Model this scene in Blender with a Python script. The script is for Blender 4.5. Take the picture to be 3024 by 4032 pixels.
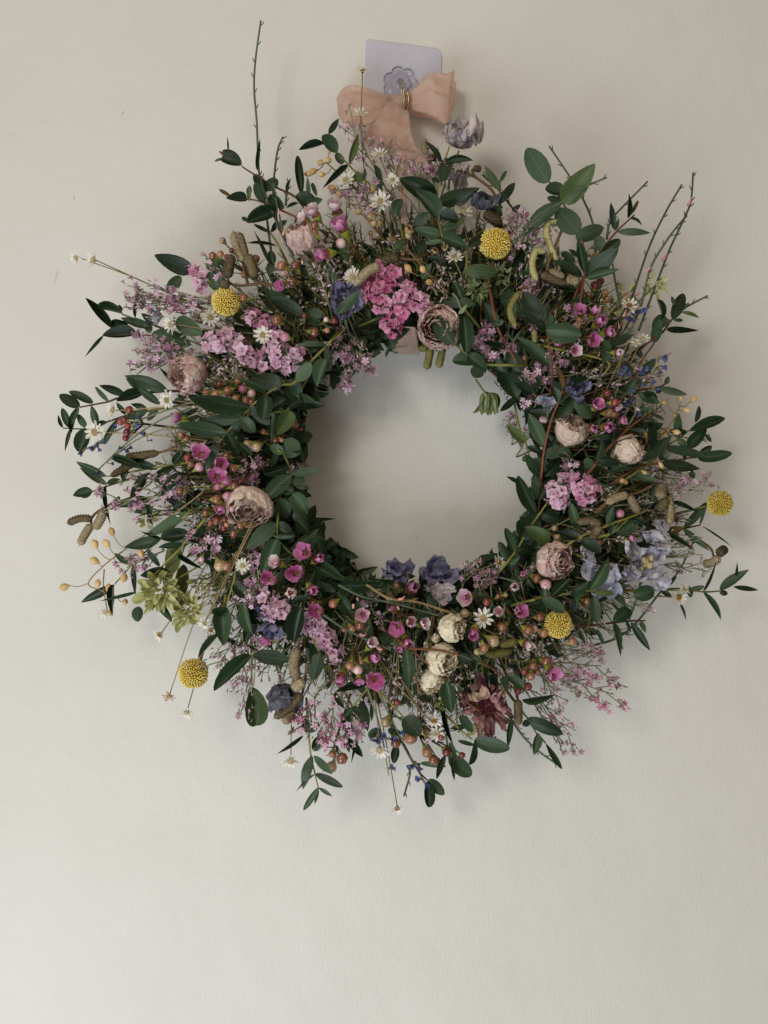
import bpy, math, random
from mathutils import Vector, Matrix, noise

random.seed(11)
for o in list(bpy.data.objects):
    bpy.data.objects.remove(o)
S = bpy.context.scene
COL = S.collection

# ------------------------------------------------------------------ camera
PX = 0.0002          # metres on the wall per photograph pixel
CAMD = 0.72          # camera distance from the wall
CZ = 1.5             # camera height
cd = bpy.data.cameras.new("camera")
cam = bpy.data.objects.new("camera", cd)
COL.objects.link(cam)
cam.location = (0, -CAMD, CZ)
cam.rotation_euler = (math.radians(90), 0, 0)
cd.sensor_fit = 'HORIZONTAL'
cd.sensor_width = 36
cd.lens = 36 * CAMD / (3024 * PX)
cd.clip_start = 0.01
cd.clip_end = 50
S.camera = cam

# ------------------------------------------------------------------ light
W = bpy.data.worlds.new("World")
S.world = W
W.use_nodes = True
bg = W.node_tree.nodes["Background"]
bg.inputs[0].default_value = (1.0, 0.865, 0.69, 1)
bg.inputs[1].default_value = 0.215


def area(name, loc, target, size, energy, col, sy=None):
    l = bpy.data.lights.new(name, 'AREA')
    l.shape = 'RECTANGLE'
    l.size = size
    l.size_y = sy or size
    l.energy = energy
    l.color = col
    o = bpy.data.objects.new(name, l)
    COL.objects.link(o)
    o.location = loc
    d = Vector(target) - Vector(loc)
    o.rotation_euler = d.to_track_quat('-Z', 'Y').to_euler()
    return o


area("window_light", (-0.62, -1.45, 1.98), (0.0, 0, 1.42), 0.34, 8.2, (1.0, 0.955, 0.875), 0.45)
area("low_bounce_fill", (-0.62, -1.10, 0.52), (0.0, 0, 1.15), 1.0, 15.8, (0.88, 0.95, 1.0), 0.7)  # added broad fill in place of light bounced up from the floor
area("ceiling_light", (0.25, -1.25, 2.45), (0.15, 0, 1.5), 0.6, 2.2, (1.0, 0.88, 0.68))
S.view_settings.view_transform = 'Standard'
S.view_settings.look = 'None'
S.view_settings.exposure = 0.0
S.view_settings.gamma = 1.0
S.cycles.max_bounces = 6
S.cycles.transparent_max_bounces = 6
S.cycles.use_denoising = True

# ------------------------------------------------------------------ photograph pixels -> places
TILES = dict(A=(200, 1150, 700), B=(700, 1350, 700), C=(200, 1850, 700), K=(550, 2400, 700), L=(1000, 2550, 700),
             M=(1600, 2500, 700), N=(2350, 2050, 674), O=(2350, 1500, 674), P=(1900, 520, 700), Q=(1900, 1150, 700),
             R=(2300, 600, 700), S=(1300, 720, 700), T=(1300, 120, 700), U=(800, 60, 700), V=(800, 720, 700),
             W=(1400, 2100, 700), X=(2000, 1800, 700), G=(800, 2050, 700), I=(200, 480, 700), D=(0, 0, 3024))
CX, CY = 1655, 1823


def tk(t):
    return TILES[t][2] / 1659.0


def tp(t, x, y):
    ox, oy, s = TILES[t]
    k = s / 1659.0
    return (ox + x * k, oy + y * k)


def lerp_tab(x, xs, ys):
    if x <= xs[0]:
        return ys[0]
    for i in range(1, len(xs)):
        if x <= xs[i]:
            f = (x - xs[i - 1]) / (xs[i] - xs[i - 1])
            return ys[i - 1] + f * (ys[i] - ys[i - 1])
    return ys[-1]


def HT(p):
    """height of the wreath's leafy surface above the wall"""
    r = math.hypot(p[0] - CX, p[1] - CY)
    return lerp_tab(r, [380, 440, 540, 680, 850, 1050, 1400], [.034, .046, .066, .078, .074, .060, .046])


def P(p, h):
    k = PX * (CAMD - h) / CAMD
    return Vector(((p[0] - 1512) * k, -h, CZ - (p[1] - 2016) * k))


def msize(px, h):
    return px * PX * (CAMD - h) / CAMD


def A3(fx, fy, ft):
    """direction: right, up, towards the viewer"""
    return Vector((fx, -ft, fy)).normalized()


def frame(axis, roll=0.0):
    z = axis.normalized()
    up = Vector((0, 0, 1)) if abs(z.z) < .9 else Vector((1, 0, 0))
    x = up.cross(z).normalized()
    y = z.cross(x)
    m = Matrix((x, y, z)).transposed()
    return (m @ Matrix.Rotation(roll, 3, 'Z')).to_4x4()


def TRS(loc, rot4, s):
    if not hasattr(s, '__len__'):
        s = (s, s, s)
    return Matrix.Translation(loc) @ rot4 @ Matrix.Diagonal((s[0], s[1], s[2], 1))


# ------------------------------------------------------------------ objects
WM = {}
LABELS = []


def thing(name, label, cat, loc, group=None):
    o = bpy.data.objects.new(name, None)
    o.empty_display_size = 0.01
    COL.objects.link(o)
    o.location = loc
    o['label'] = label
    o['category'] = cat
    if group:
        o['group'] = group
    WM[o.name] = Matrix.Translation(loc)
    LABELS.append((label, o.name))
    return o


def part(name, me, parent, M=None, label=None, kind=None):
    M = M or Matrix.Identity(4)
    o = bpy.data.objects.new(name, me)
    COL.objects.link(o)
    o.parent = parent
    o.matrix_basis = WM[parent.name].inverted() @ M
    WM[o.name] = M
    if label:
        o['label'] = label
    if kind:
        o['kind'] = kind
    return o


class MB:
    def __init__(s):
        s.v, s.f, s.m = [], [], []

    def add(s, vs, fs, mi=0):
        b = len(s.v)
        s.v.extend(vs)
        s.f.extend([tuple(b + i for i in f) for f in fs])
        s.m.extend([mi] * len(fs))

    def grid(s, rows, mi=0, closed=False):
        nu = len(rows[0])
        vs = [p for r in rows for p in r]
        fs = []
        for i in range(len(rows) - 1):
            for j in range(nu if closed else nu - 1):
                k = (j + 1) % nu
                fs.append((i * nu + j, i * nu + k, (i + 1) * nu + k, (i + 1) * nu + j))
        s.add(vs, fs, mi)

    def tube(s, pts, r0, r1=None, n=5, mi=0, rf=None, twist=None):
        pts = [Vector(p) for p in pts]
        r1 = r0 if r1 is None else r1
        N = len(pts)
        rows = []
        t = (pts[1] - pts[0]).normalized()
        ref = Vector((0, 1, 0)) if abs(t.y) < .9 else Vector((1, 0, 0))
        x = ref.cross(t).normalized()
        for i in range(N):
            t = (pts[min(i + 1, N - 1)] - pts[max(i - 1, 0)]).normalized()
            x = (x - t * x.dot(t)).normalized()
            y = t.cross(x)
            f = i / (N - 1)
            r = r0 + (r1 - r0) * f
            row = []
            for j in range(n):
                a = 2 * math.pi * j / n
                rr = r * (rf(f, i, j) if rf else 1)
                row.append(pts[i] + (x * math.cos(a) + y * math.sin(a)) * rr)
            rows.append(row)
        s.grid(rows, mi, closed=True)
        b = len(s.v)
        s.add([pts[-1] + t * r1 * .6], [], mi)
        base = b - n
        for j in range(n):
            s.f.append((base + j, base + (j + 1) % n, b))
            s.m.append(mi)

    def ball(s, c, r, seg=8, rings=6, mi=0, sc=(1, 1, 1), M=None):
        rows = []
        for i in range(rings + 1):
            th = math.pi * i / rings
            rr = max(math.sin(th), .02)
            row = []
            for j in range(seg):
                a = 2 * math.pi * j / seg
                p = Vector((rr * math.cos(a) * sc[0], rr * math.sin(a) * sc[1], -math.cos(th) * sc[2])) * r
                if M is not None:
                    p = M @ p
                row.append(Vector(c) + p)
            rows.append(row)
        s.grid(rows, mi, closed=True)

    def lathe(s, prof, seg=10, mi=0, M=None, jit=0):
        rows = []
        for (r, z) in prof:
            row = []
            for j in range(seg):
                a = 2 * math.pi * j / seg
                k = 1 + (random.uniform(-jit, jit) if jit else 0)
                p = Vector((r * k * math.cos(a), r * k * math.sin(a), z))
                row.append(M @ p if M is not None else p)
            rows.append(row)
        s.grid(rows, mi, closed=True)

    def build(s, name, mats, smooth=True):
        me = bpy.data.meshes.new(name)
        me.from_pydata([tuple(v) for v in s.v], [], s.f)
        for m in (mats if isinstance(mats, (list, tuple)) else [mats]):
            me.materials.append(m)
        me.polygons.foreach_set('material_index', s.m)
        if smooth:
            me.polygons.foreach_set('use_smooth', [True] * len(s.f))
        me.update()
        return me


def catmull(pts, n=6):
    pts = [Vector(p) for p in pts]
    if len(pts) < 3:
        a, b = pts
        return [a.lerp(b, i / n) for i in range(n + 1)]
    out = []
    q = [pts[0] * 2 - pts[1]] + pts + [pts[-1] * 2 - pts[-2]]
    for i in range(1, len(q) - 2):
        p0, p1, p2, p3 = q[i - 1:i + 3]
        for j in range(n):
            t = j / n
            out.append(.5 * ((2 * p1) + (p2 - p0) * t + (2 * p0 - 5 * p1 + 4 * p2 - p3) * t * t
                             + (3 * p1 - p0 - 3 * p2 + p3) * t ** 3))
    out.append(pts[-1])
    return out


def nz(x, y, z=0):
    return noise.noise((x, y, z))


# ------------------------------------------------------------------ materials
def mat(name, cols, rough=.6, spec=.3, nscale=60.0, detail=4.0, objvar=.5, bump=0.0, bscale=400.0, trans=0.0,
        midrib=None, edge=None, valvar=.25, coat=0.0, metal=0.0, sheen=0.0, bdist=.001):
    """procedural: ramp over cols driven by noise in object space mixed with the object's own random value"""
    m = bpy.data.materials.new(name)
    m.use_nodes = True
    nt = m.node_tree
    N, L = nt.nodes, nt.links
    b = N["Principled BSDF"]
    tc = N.new('ShaderNodeTexCoord')
    oi = N.new('ShaderNodeObjectInfo')
    geo = N.new('ShaderNodeNewGeometry')
    no = N.new('ShaderNodeTexNoise')
    no.inputs['Scale'].default_value = nscale
    no.inputs['Detail'].default_value = detail
    L.new(geo.outputs['Position'], no.inputs['Vector'])
    a = N.new('ShaderNodeMath'); a.operation = 'MULTIPLY_ADD'      # stretch noise
    L.new(no.outputs['Fac'], a.inputs[0]); a.inputs[1].default_value = 2.2; a.inputs[2].default_value = -.6
    mx = N.new('ShaderNodeMix'); mx.data_type = 'FLOAT'
    mx.inputs['Factor'].default_value = objvar
    L.new(a.outputs[0], mx.inputs[2]); L.new(oi.outputs['Random'], mx.inputs[3])
    cr = N.new('ShaderNodeValToRGB')
    els = cr.color_ramp.elements
    while len(els) < len(cols):
        els.new(.5)
    for i, c in enumerate(cols):
        els[i].position = .12 + .76 * i / max(1, len(cols) - 1)
        els[i].color = (*c, 1)
    L.new(mx.outputs[0], cr.inputs[0])
    col = cr.outputs[0]
    if midrib:
        sx = N.new('ShaderNodeSeparateXYZ'); L.new(tc.outputs['Object'], sx.inputs[0])
        ab = N.new('ShaderNodeMath'); ab.operation = 'ABSOLUTE'; L.new(sx.outputs[0], ab.inputs[0])
        mr = N.new('ShaderNodeMapRange'); L.new(ab.outputs[0], mr.inputs[0])
        mr.inputs[1].default_value = .008; mr.inputs[2].default_value = .035
        mr.inputs[3].default_value = .34; mr.inputs[4].default_value = 0
        mm = N.new('ShaderNodeMix'); mm.data_type = 'RGBA'
        L.new(mr.outputs[0], mm.inputs[0]); L.new(col, mm.inputs[6]); mm.inputs[7].default_value = (*midrib, 1)
        col = mm.outputs[2]
        # fine side veins
        wv = N.new('ShaderNodeTexWave'); wv.bands_direction = 'Y'
        wv.inputs['Scale'].default_value = 5; wv.inputs['Distortion'].default_value = 3
        L.new(tc.outputs['Object'], wv.inputs['Vector'])
        mv = N.new('ShaderNodeMapRange'); L.new(wv.outputs['Fac'], mv.inputs[0])
        mv.inputs[1].default_value = .8; mv.inputs[2].default_value = 1; mv.inputs[3].default_value = 0; mv.inputs[4].default_value = .13
        m2 = N.new('ShaderNodeMix'); m2.data_type = 'RGBA'
        L.new(mv.outputs[0], m2.inputs[0]); L.new(col, m2.inputs[6]); m2.inputs[7].default_value = (*midrib, 1)
        col = m2.outputs[2]
    if edge:
        # a rim colour that belongs to the petal itself: object-space distance from its base
        ln = N.new('ShaderNodeVectorMath'); ln.operation = 'LENGTH'; L.new(tc.outputs['Object'], ln.inputs[0])
        mr = N.new('ShaderNodeMapRange'); L.new(ln.outputs['Value'], mr.inputs[0])
        mr.inputs[1].default_value = edge[1]; mr.inputs[2].default_value = edge[2]
        mm = N.new('ShaderNodeMix'); mm.data_type = 'RGBA'
        L.new(mr.outputs[0], mm.inputs[0]); L.new(col, mm.inputs[6]); mm.inputs[7].default_value = (*edge[0], 1)
        col = mm.outputs[2]
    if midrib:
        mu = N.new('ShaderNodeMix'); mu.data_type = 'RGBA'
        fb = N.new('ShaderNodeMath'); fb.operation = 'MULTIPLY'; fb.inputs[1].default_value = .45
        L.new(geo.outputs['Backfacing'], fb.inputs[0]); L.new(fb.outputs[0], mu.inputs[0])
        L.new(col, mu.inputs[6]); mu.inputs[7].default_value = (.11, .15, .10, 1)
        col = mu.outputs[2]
        # brown specks and dry patches
        sp = N.new('ShaderNodeTexNoise'); sp.inputs['Scale'].default_value = 230; sp.inputs['Detail'].default_value = 2
        L.new(geo.outputs['Position'], sp.inputs['Vector'])
        ms_ = N.new('ShaderNodeMapRange'); L.new(sp.outputs['Fac'], ms_.inputs[0])
        ms_.inputs[1].default_value = .70; ms_.inputs[2].default_value = .78; ms_.inputs[4].default_value = .55
        m3 = N.new('ShaderNodeMix'); m3.data_type = 'RGBA'
        L.new(ms_.outputs[0], m3.inputs[0]); L.new(col, m3.inputs[6]); m3.inputs[7].default_value = (.10, .065, .03, 1)
        col = m3.outputs[2]
    hs = N.new('ShaderNodeHueSaturation')
    vm = N.new('ShaderNodeMapRange'); L.new(oi.outputs['Random'], vm.inputs[0])
    vm.inputs[3].default_value = 1 - valvar; vm.inputs[4].default_value = 1 + valvar
    L.new(vm.outputs[0], hs.inputs['Value']); L.new(col, hs.inputs['Color'])
    col = hs.outputs[0]
    L.new(col, b.inputs['Base Color'])
    b.inputs['Roughness'].default_value = rough
    b.inputs['Specular IOR Level'].default_value = spec
    b.inputs['Metallic'].default_value = metal
    b.inputs['Coat Weight'].default_value = coat
    b.inputs['Sheen Weight'].default_value = sheen
    if bump:
        nb = N.new('ShaderNodeTexNoise'); nb.inputs['Scale'].default_value = bscale; nb.inputs['Detail'].default_value = 3
        L.new(geo.outputs['Position'], nb.inputs['Vector'])
        bp = N.new('ShaderNodeBump'); bp.inputs['Strength'].default_value = bump; bp.inputs['Distance'].default_value = bdist
        L.new(nb.outputs['Fac'], bp.inputs['Height']); L.new(bp.outputs[0], b.inputs['Normal'])
    if trans:
        tr = N.new('ShaderNodeBsdfTranslucent'); L.new(col, tr.inputs['Color'])
        ms = N.new('ShaderNodeMixShader'); ms.inputs[0].default_value = trans
        L.new(b.outputs[0], ms.inputs[1]); L.new(tr.outputs[0], ms.inputs[2])
        L.new(ms.outputs[0], N['Material Output'].inputs[0])
    return m


LEAF = mat("eucalyptus_leaf", [(.011, .026, .012), (.021, .046, .021), (.043, .074, .037)], .45, .33, 40, 5, .6, .22, 500,
           .08, (.11, .15, .07), valvar=.36)
LEAFY = mat("young_leaf", [(.04, .07, .022), (.07, .11, .035), (.10, .14, .05)], .5, .35, 40, 5, .5, .15, 500, .12, (.16, .20, .07))
LEAFB = mat("browned_leaf", [(.09, .05, .02), (.17, .10, .03), (.12, .10, .03)], .55, .3, 60, 5, .4, .2, 500, .1, (.22, .15, .05))
LEAFO = mat("olive_leaf", [(.09, .12, .035), (.16, .20, .07), (.22, .25, .10)], .6, .25, 50, 5, .4, .3, 500, .2, (.26, .28, .12))
STEMG = mat("green_stem", [(.14, .15, .03), (.22, .21, .05)], .55, .3, 60, 3, .5, .2, 800)
STEMR = mat("red_stem", [(.11, .030, .018), (.20, .075, .035)], .5, .3, 40, 3, .5, .2, 800)
STEMB = mat("brown_stem", [(.07, .04, .02), (.16, .10, .045)], .65, .2, 60, 3, .5, .3, 800)
STEMP = mat("pale_stem", [(.18, .20, .12), (.28, .28, .18)], .6, .2, 60, 3, .5, .2, 800)
STEMD = mat("dark_green_stem", [(.035, .05, .02), (.08, .10, .04)], .55, .3, 60, 3, .5, .2, 800)
STEMT = mat("tan_wiry_stem", [(.18, .12, .06), (.30, .22, .11)], .6, .2, 60, 3, .5, .2, 800)
BROOM = mat("broom_stem", [(.05, .07, .045), (.10, .13, .085)], .6, .2, 90, 3, .4, .3, 900)
ROSEP = mat("rose_pink", [(.50, .285, .27), (.66, .45, .42), (.72, .57, .49), (.60, .375, .36)], .75, .15, 130, 7, .2, .8, 330, .15, bdist=.0035)
ROSEC = mat("rose_cream", [(.70, .58, .40), (.85, .76, .58), (.90, .83, .67)], .75, .15, 130, 7, .2, .8, 330, .15, valvar=.1, bdist=.0035)
ROSEB = mat("rose_beige", [(.48, .33, .28), (.64, .49, .41), (.70, .57, .47)], .75, .15, 130, 7, .2, .8, 330, .15, valvar=.15, bdist=.0035)
TANP = mat("tan_petal", [(.22, .13, .06), (.42, .29, .15), (.58, .44, .26)], .75, .15, 120, 6, .4, .5, 500, .12)
GREYP = mat("grey_petal", [(.25, .20, .17), (.42, .36, .30), (.55, .48, .38)], .75, .15, 120, 6, .4, .5, 500, .12)
SEPAL = mat("sepal", [(.08, .10, .035), (.16, .17, .06)], .6, .25, 80, 4, .4, .2, 500, .1)
DAISYP = mat("white_petal", [(.84, .81, .72), (.92, .91, .86)], .55, .3, 120, 3, .4, .1, 600, .3, valvar=.06)
DAISYT = mat("tea_petal", [(.50, .38, .26), (.68, .55, .42)], .6, .3, 120, 3, .4, .1, 600, .2, valvar=.1)
DISCC = mat("cream_disc", [(.50, .40, .20), (.66, .56, .34)], .8, .1, 900, 3, .3, .6, 1500, valvar=.1)
DISCG = mat("golden_disc", [(.30, .15, .03), (.50, .29, .07)], .8, .1, 900, 3, .3, .6, 1500, valvar=.1)
BRACTB = mat("brown_bract", [(.12, .06, .03), (.22, .13, .06)], .6, .3, 300, 3, .4, .2, 900)
YELL = mat("craspedia_yellow", [(.56, .41, .07), (.70, .55, .13), (.78, .66, .26)], .7, .2, 260, 4, .2, .3, 1200, valvar=.15)
YELLD = mat("craspedia_core", [(.30, .19, .02), (.42, .28, .03)], .8, .1, 300, 3, .2)
STATP = mat("statice_pink", [(.58, .15, .33), (.68, .31, .47), (.72, .46, .58), (.68, .48, .62)], .65, .2, 130, 5, .5, .2, 600, .25, valvar=.12)
STATL = mat("statice_lilac", [(.60, .29, .45), (.70, .44, .57), (.73, .55, .65), (.66, .36, .50)], .65, .2, 130, 5, .5, .2, 600, .25, valvar=.12)
STATH = mat("statice_hot_pink", [(.58, .09, .27), (.67, .20, .38), (.70, .38, .50), (.63, .19, .36)], .65, .2, 130, 5, .5, .2, 600, .25, valvar=.12)
LIMP = mat("limonium_petal", [(.46, .20, .35), (.58, .36, .50), (.66, .52, .60)], .65, .2, 200, 4, .6, .1, 600, .2)
LIMH = mat("limonium_hot_petal", [(.54, .15, .32), (.62, .30, .46), (.66, .48, .57)], .65, .2, 200, 4, .6, .1, 600, .2)
LIMG = mat("limonium_calyx", [(.14, .13, .075), (.26, .24, .16), (.40, .36, .28)], .65, .2, 200, 4, .5, .1, 600, .1)
LIMW = mat("white_bud_tip", [(.55, .42, .42), (.72, .64, .60)], .6, .2, 200, 3, .5, .1, 600, .2)
LIMY = mat("floret_eye", [(.55, .36, .04), (.66, .46, .08)], .6, .2)
LIMF = mat("faded_floret", [(.24, .17, .17), (.36, .27, .27), (.44, .36, .34)], .7, .15, 200, 4, .5, .1, 600, .15)
WAXP = mat("wax_petal", [(.40, .055, .22), (.52, .12, .33), (.58, .24, .42)], .42, .4, 130, 4, .45, .12, 500, .2, valvar=.2, edge=((.66, .36, .53), .55, 1.15))
WAXW = mat("wax_pale_petal", [(.46, .10, .30), (.56, .22, .38), (.64, .40, .50)], .42, .4, 130, 4, .4, .12, 500, .2, valvar=.1, edge=((.74, .64, .62), .30, .85))
WAXC = mat("wax_calyx", [(.16, .20, .025), (.30, .33, .05)], .45, .4, 150, 3, .4, .1, 600, .05)
WAXD = mat("wax_disc", [(.16, .04, .035), (.26, .09, .05)], .4, .4, 400, 3, .3, .2, 900)
BUDB = mat("bronze_bud", [(.15, .052, .028), (.27, .11, .055), (.36, .18, .11)], .24, .7, 160, 4, .55, .1, 700, coat=.3, valvar=.2)
BUDR = mat("red_bud", [(.15, .022, .025), (.27, .055, .05)], .28, .6, 160, 4, .5, .1, 700, coat=.3, valvar=.2)
BUDW = mat("blush_bud", [(.48, .12, .27), (.60, .32, .38), (.70, .56, .50)], .32, .5, 110, 4, .35, .05, 700, coat=.2, valvar=.1)
BUDG = mat("pearl_bud", [(.22, .13, .06), (.38, .26, .14), (.48, .36, .22)], .25, .7, 160, 4, .4, .05, 700, coat=.4, valvar=.1)
CATK = mat("catkin", [(.05, .036, .02), (.20, .15, .085), (.42, .36, .24)], .8, .1, 900, 4, .5, .4, 1200, valvar=.2)
CATY = mat("catkin_yellow", [(.08, .075, .02), (.25, .23, .08), (.46, .42, .22)], .8, .1, 900, 4, .5, .4, 1200, valvar=.15)
LARKD = mat("larkspur_indigo", [(.065, .066, .14), (.13, .13, .24), (.25, .24, .34), (.14, .14, .22)], .7, .15, 160, 6, .3, .5, 400, .18, valvar=.2)
LARKP = mat("larkspur_pale", [(.20, .22, .38), (.40, .41, .52), (.58, .54, .57), (.32, .34, .48)], .7, .15, 160, 6, .3, .5, 400, .2, valvar=.15)
LARKM = mat("larkspur_mauve", [(.22, .19, .32), (.46, .40, .45), (.62, .55, .52), (.40, .35, .42)], .7, .15, 160, 6, .3, .5, 400, .2, valvar=.12)
LARKS = mat("larkspur_slate", [(.055, .055, .08), (.12, .12, .155), (.21, .205, .24)], .7, .15, 160, 6, .3, .5, 400, .15, valvar=.15)
PODM = mat("seed_pod", [(.46, .27, .09), (.60, .40, .17), (.66, .48, .24)], .55, .3, 200, 4, .5, .2, 900, valvar=.12)
BRACT = mat("green_bract", [(.30, .33, .11), (.47, .48, .21), (.60, .59, .33)], .7, .2, 90, 5, .5, .2, 500, .2, valvar=.15)
BRACTG = mat("grey_green_bract", [(.10, .15, .06), (.20, .25, .11), (.28, .32, .17)], .7, .2, 90, 5, .5, .2, 500, .2, valvar=.15)
LAVB = mat("lavender_blue", [(.07, .08, .25), (.14, .16, .36)], .65, .2, 200, 4, .5, .1, 600, .1)
ZINP = mat("zinnia_petal", [(.10, .035, .05), (.22, .10, .11), (.36, .20, .19), (.46, .36, .24)], .75, .15, 70, 6, .3, .5, 350, .12, valvar=.2)
ZIND = mat("zinnia_disc", [(.045, .018, .02), (.12, .055, .035), (.20, .11, .06)], .8, .1, 500, 4, .1, .4, 1200)
ZINC = mat("zinnia_centre", [(.06, .010, .025), (.13, .022, .05)], .8, .1, 500, 4, .1, .4, 1200)
PINKT = mat("pink_tube", [(.60, .22, .19), (.70, .36, .30)], .5, .3, 200, 3, .5)
TWIG = mat("vine_twig", [(.07, .045, .02), (.15, .10, .05), (.11, .09, .035)], .75, .15, 120, 4, .5, .4, 600)
WIRE = mat("dark_wire", [(.012, .012, .012), (.03, .028, .025)], .45, .4)

# ------------------------------------------------------------------ wall
def wall_material():
    m = bpy.data.materials.new("painted_plaster")
    m.use_nodes = True
    nt = m.node_tree
    N, L = nt.nodes, nt.links
    b = N["Principled BSDF"]
    geo = N.new('ShaderNodeNewGeometry')

    def noi(scale, det, rough=.5):
        n = N.new('ShaderNodeTexNoise')
        n.inputs['Scale'].default_value = scale
        n.inputs['Detail'].default_value = det
        n.inputs['Roughness'].default_value = rough
        L.new(geo.outputs['Position'], n.inputs['Vector'])
        return n.outputs['Fac']
    cr = N.new('ShaderNodeValToRGB')
    L.new(noi(9, 5), cr.inputs[0])
    cr.color_ramp.elements[0].position = .3
    cr.color_ramp.elements[0].color = (.640, .622, .585, 1)
    cr.color_ramp.elements[1].position = .7
    cr.color_ramp.elements[1].color = (.670, .652, .615, 1)
    col = cr.outputs[0]
    # small scuffs and pencil marks on the paint (centre px, half sizes px, angle)
    for (x, y, rx, ry, ang, k) in [(292, 778, 5, 12, -8, .35), (222, 1090, 4, 40, 16, .32), (484, 444, 5, 8, 20, .5), (860, 776, 3, 4, 0, .5),
                                   (1640, 2114, 3, 4, 20, .7), (1132, 2886, 3, 4, 0, .5), (975, 3222, 5, 4, 0, .3), (2100, 3300, 3, 60, 0, .10),
                                   (2380, 2870, 3, 80, 3, .08), (640, 860, 4, 5, 0, .25)]:
        c = P((x, y), 0)
        sb = N.new('ShaderNodeVectorMath'); sb.operation = 'SUBTRACT'
        L.new(geo.outputs['Position'], sb.inputs[0]); sb.inputs[1].default_value = c
        mp = N.new('ShaderNodeVectorRotate'); mp.rotation_type = 'Y_AXIS'
        mp.inputs['Angle'].default_value = math.radians(-ang)
        L.new(sb.outputs[0], mp.inputs['Vector'])
        ml = N.new('ShaderNodeVectorMath'); ml.operation = 'MULTIPLY'
        L.new(mp.outputs[0], ml.inputs[0]); ml.inputs[1].default_value = (1 / (rx * PX), 1, 1 / (ry * PX))
        ln = N.new('ShaderNodeVectorMath'); ln.operation = 'LENGTH'; L.new(ml.outputs[0], ln.inputs[0])
        mr = N.new('ShaderNodeMapRange'); L.new(ln.outputs['Value'], mr.inputs[0])
        mr.inputs[1].default_value = .4; mr.inputs[2].default_value = 1.1
        mr.inputs[3].default_value = k; mr.inputs[4].default_value = 0
        mx = N.new('ShaderNodeMix'); mx.data_type = 'RGBA'
        L.new(mr.outputs[0], mx.inputs[0]); L.new(col, mx.inputs[6]); mx.inputs[7].default_value = (.22, .21, .20, 1)
        col = mx.outputs[2]
    L.new(col, b.inputs['Base Color'])
    b.inputs['Roughness'].default_value = .55
    b.inputs['Specular IOR Level'].default_value = .3
    a = N.new('ShaderNodeMath'); a.operation = 'MULTIPLY_ADD'
    mpw = N.new('ShaderNodeMapping'); mpw.inputs['Scale'].default_value = (520, 520, 260)
    L.new(geo.outputs['Position'], mpw.inputs['Vector'])
    nw = N.new('ShaderNodeTexNoise'); nw.inputs['Scale'].default_value = 1; nw.inputs['Detail'].default_value = 3
    L.new(mpw.outputs[0], nw.inputs['Vector'])
    L.new(nw.outputs['Fac'], a.inputs[0]); a.inputs[1].default_value = 1.0
    a2 = N.new('ShaderNodeMath'); a2.operation = 'MULTIPLY'
    L.new(noi(22, 3), a2.inputs[0]); a2.inputs[1].default_value = 6.0
    L.new(a2.outputs[0], a.inputs[2])
    bp = N.new('ShaderNodeBump'); bp.inputs['Strength'].default_value = .40; bp.inputs['Distance'].default_value = .0007
    L.new(a.outputs[0], bp.inputs['Height']); L.new(bp.outputs[0], b.inputs['Normal'])
    return m


mb = MB()
hw = 1.4
mb.add([(x, y, z) for y in (0, .1) for z in (0, 3.0) for x in (-hw, hw)],
       [(0, 1, 3, 2), (4, 6, 7, 5), (0, 4, 5, 1), (2, 3, 7, 6), (0, 2, 6, 4), (1, 5, 7, 3)])
wall = bpy.data.objects.new("wall", mb.build("wall", wall_material(), False))
COL.objects.link(wall)
wall['kind'] = 'structure'
wall['label'] = "off white painted plaster wall with faint roller texture and small scuffs"

# ------------------------------------------------------------------ adhesive hook
def simple(name, col, rough, spec=.5, metal=0, trans=0, ior=1.45, alpha=None):
    m = bpy.data.materials.new(name)
    m.use_nodes = True
    N, L = m.node_tree.nodes, m.node_tree.links
    b = N["Principled BSDF"]
    no = N.new('ShaderNodeTexNoise'); no.inputs['Scale'].default_value = 300
    geo = N.new('ShaderNodeNewGeometry'); L.new(geo.outputs['Position'], no.inputs['Vector'])
    mx = N.new('ShaderNodeMix'); mx.data_type = 'RGBA'
    L.new(no.outputs['Fac'], mx.inputs[0])
    mx.inputs[6].default_value = (*[c * .93 for c in col], 1)
    mx.inputs[7].default_value = (*[min(1, c * 1.07) for c in col], 1)
    L.new(mx.outputs[2], b.inputs['Base Color'])
    b.inputs['Roughness'].default_value = rough
    b.inputs['Specular IOR Level'].default_value = spec
    b.inputs['Metallic'].default_value = metal
    b.inputs['Transmission Weight'].default_value = trans
    b.inputs['IOR'].default_value = ior
    return m


PLATE = simple("lilac_plastic_film", (.50, .49, .575), .42)
CLEAR = bpy.data.materials.new("clear_plastic")
CLEAR.use_nodes = True
_N, _L = CLEAR.node_tree.nodes, CLEAR.node_tree.links
_t = _N.new('ShaderNodeBsdfTransparent'); _t.inputs[0].default_value = (.93, .93, .95, 1)
_g = _N.new('ShaderNodeBsdfGlossy'); _g.inputs['Roughness'].default_value = .05
_w = _N.new('ShaderNodeLayerWeight'); _w.inputs[0].default_value = .18
_x = _N.new('ShaderNodeMixShader')
_L.new(_w.outputs['Fresnel'], _x.inputs[0]); _L.new(_t.outputs[0], _x.inputs[1]); _L.new(_g.outputs[0], _x.inputs[2])
_L.new(_x.outputs[0], _N['Material Output'].inputs[0])
STEEL = simple("polished_wire", (.62, .58, .52), .22, metal=1.0)
TIP_REFL = simple("brown_reflection_wire", (.34, .26, .17), .3, metal=1.0)  # same wire as the hook, its brown reflection put into the metal colour

hk = thing("adhesive_hook", "square lilac adhesive wall hook with clear scalloped rosette behind the bow", "hook", P(tp('T', 680, 480), 0))


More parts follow.
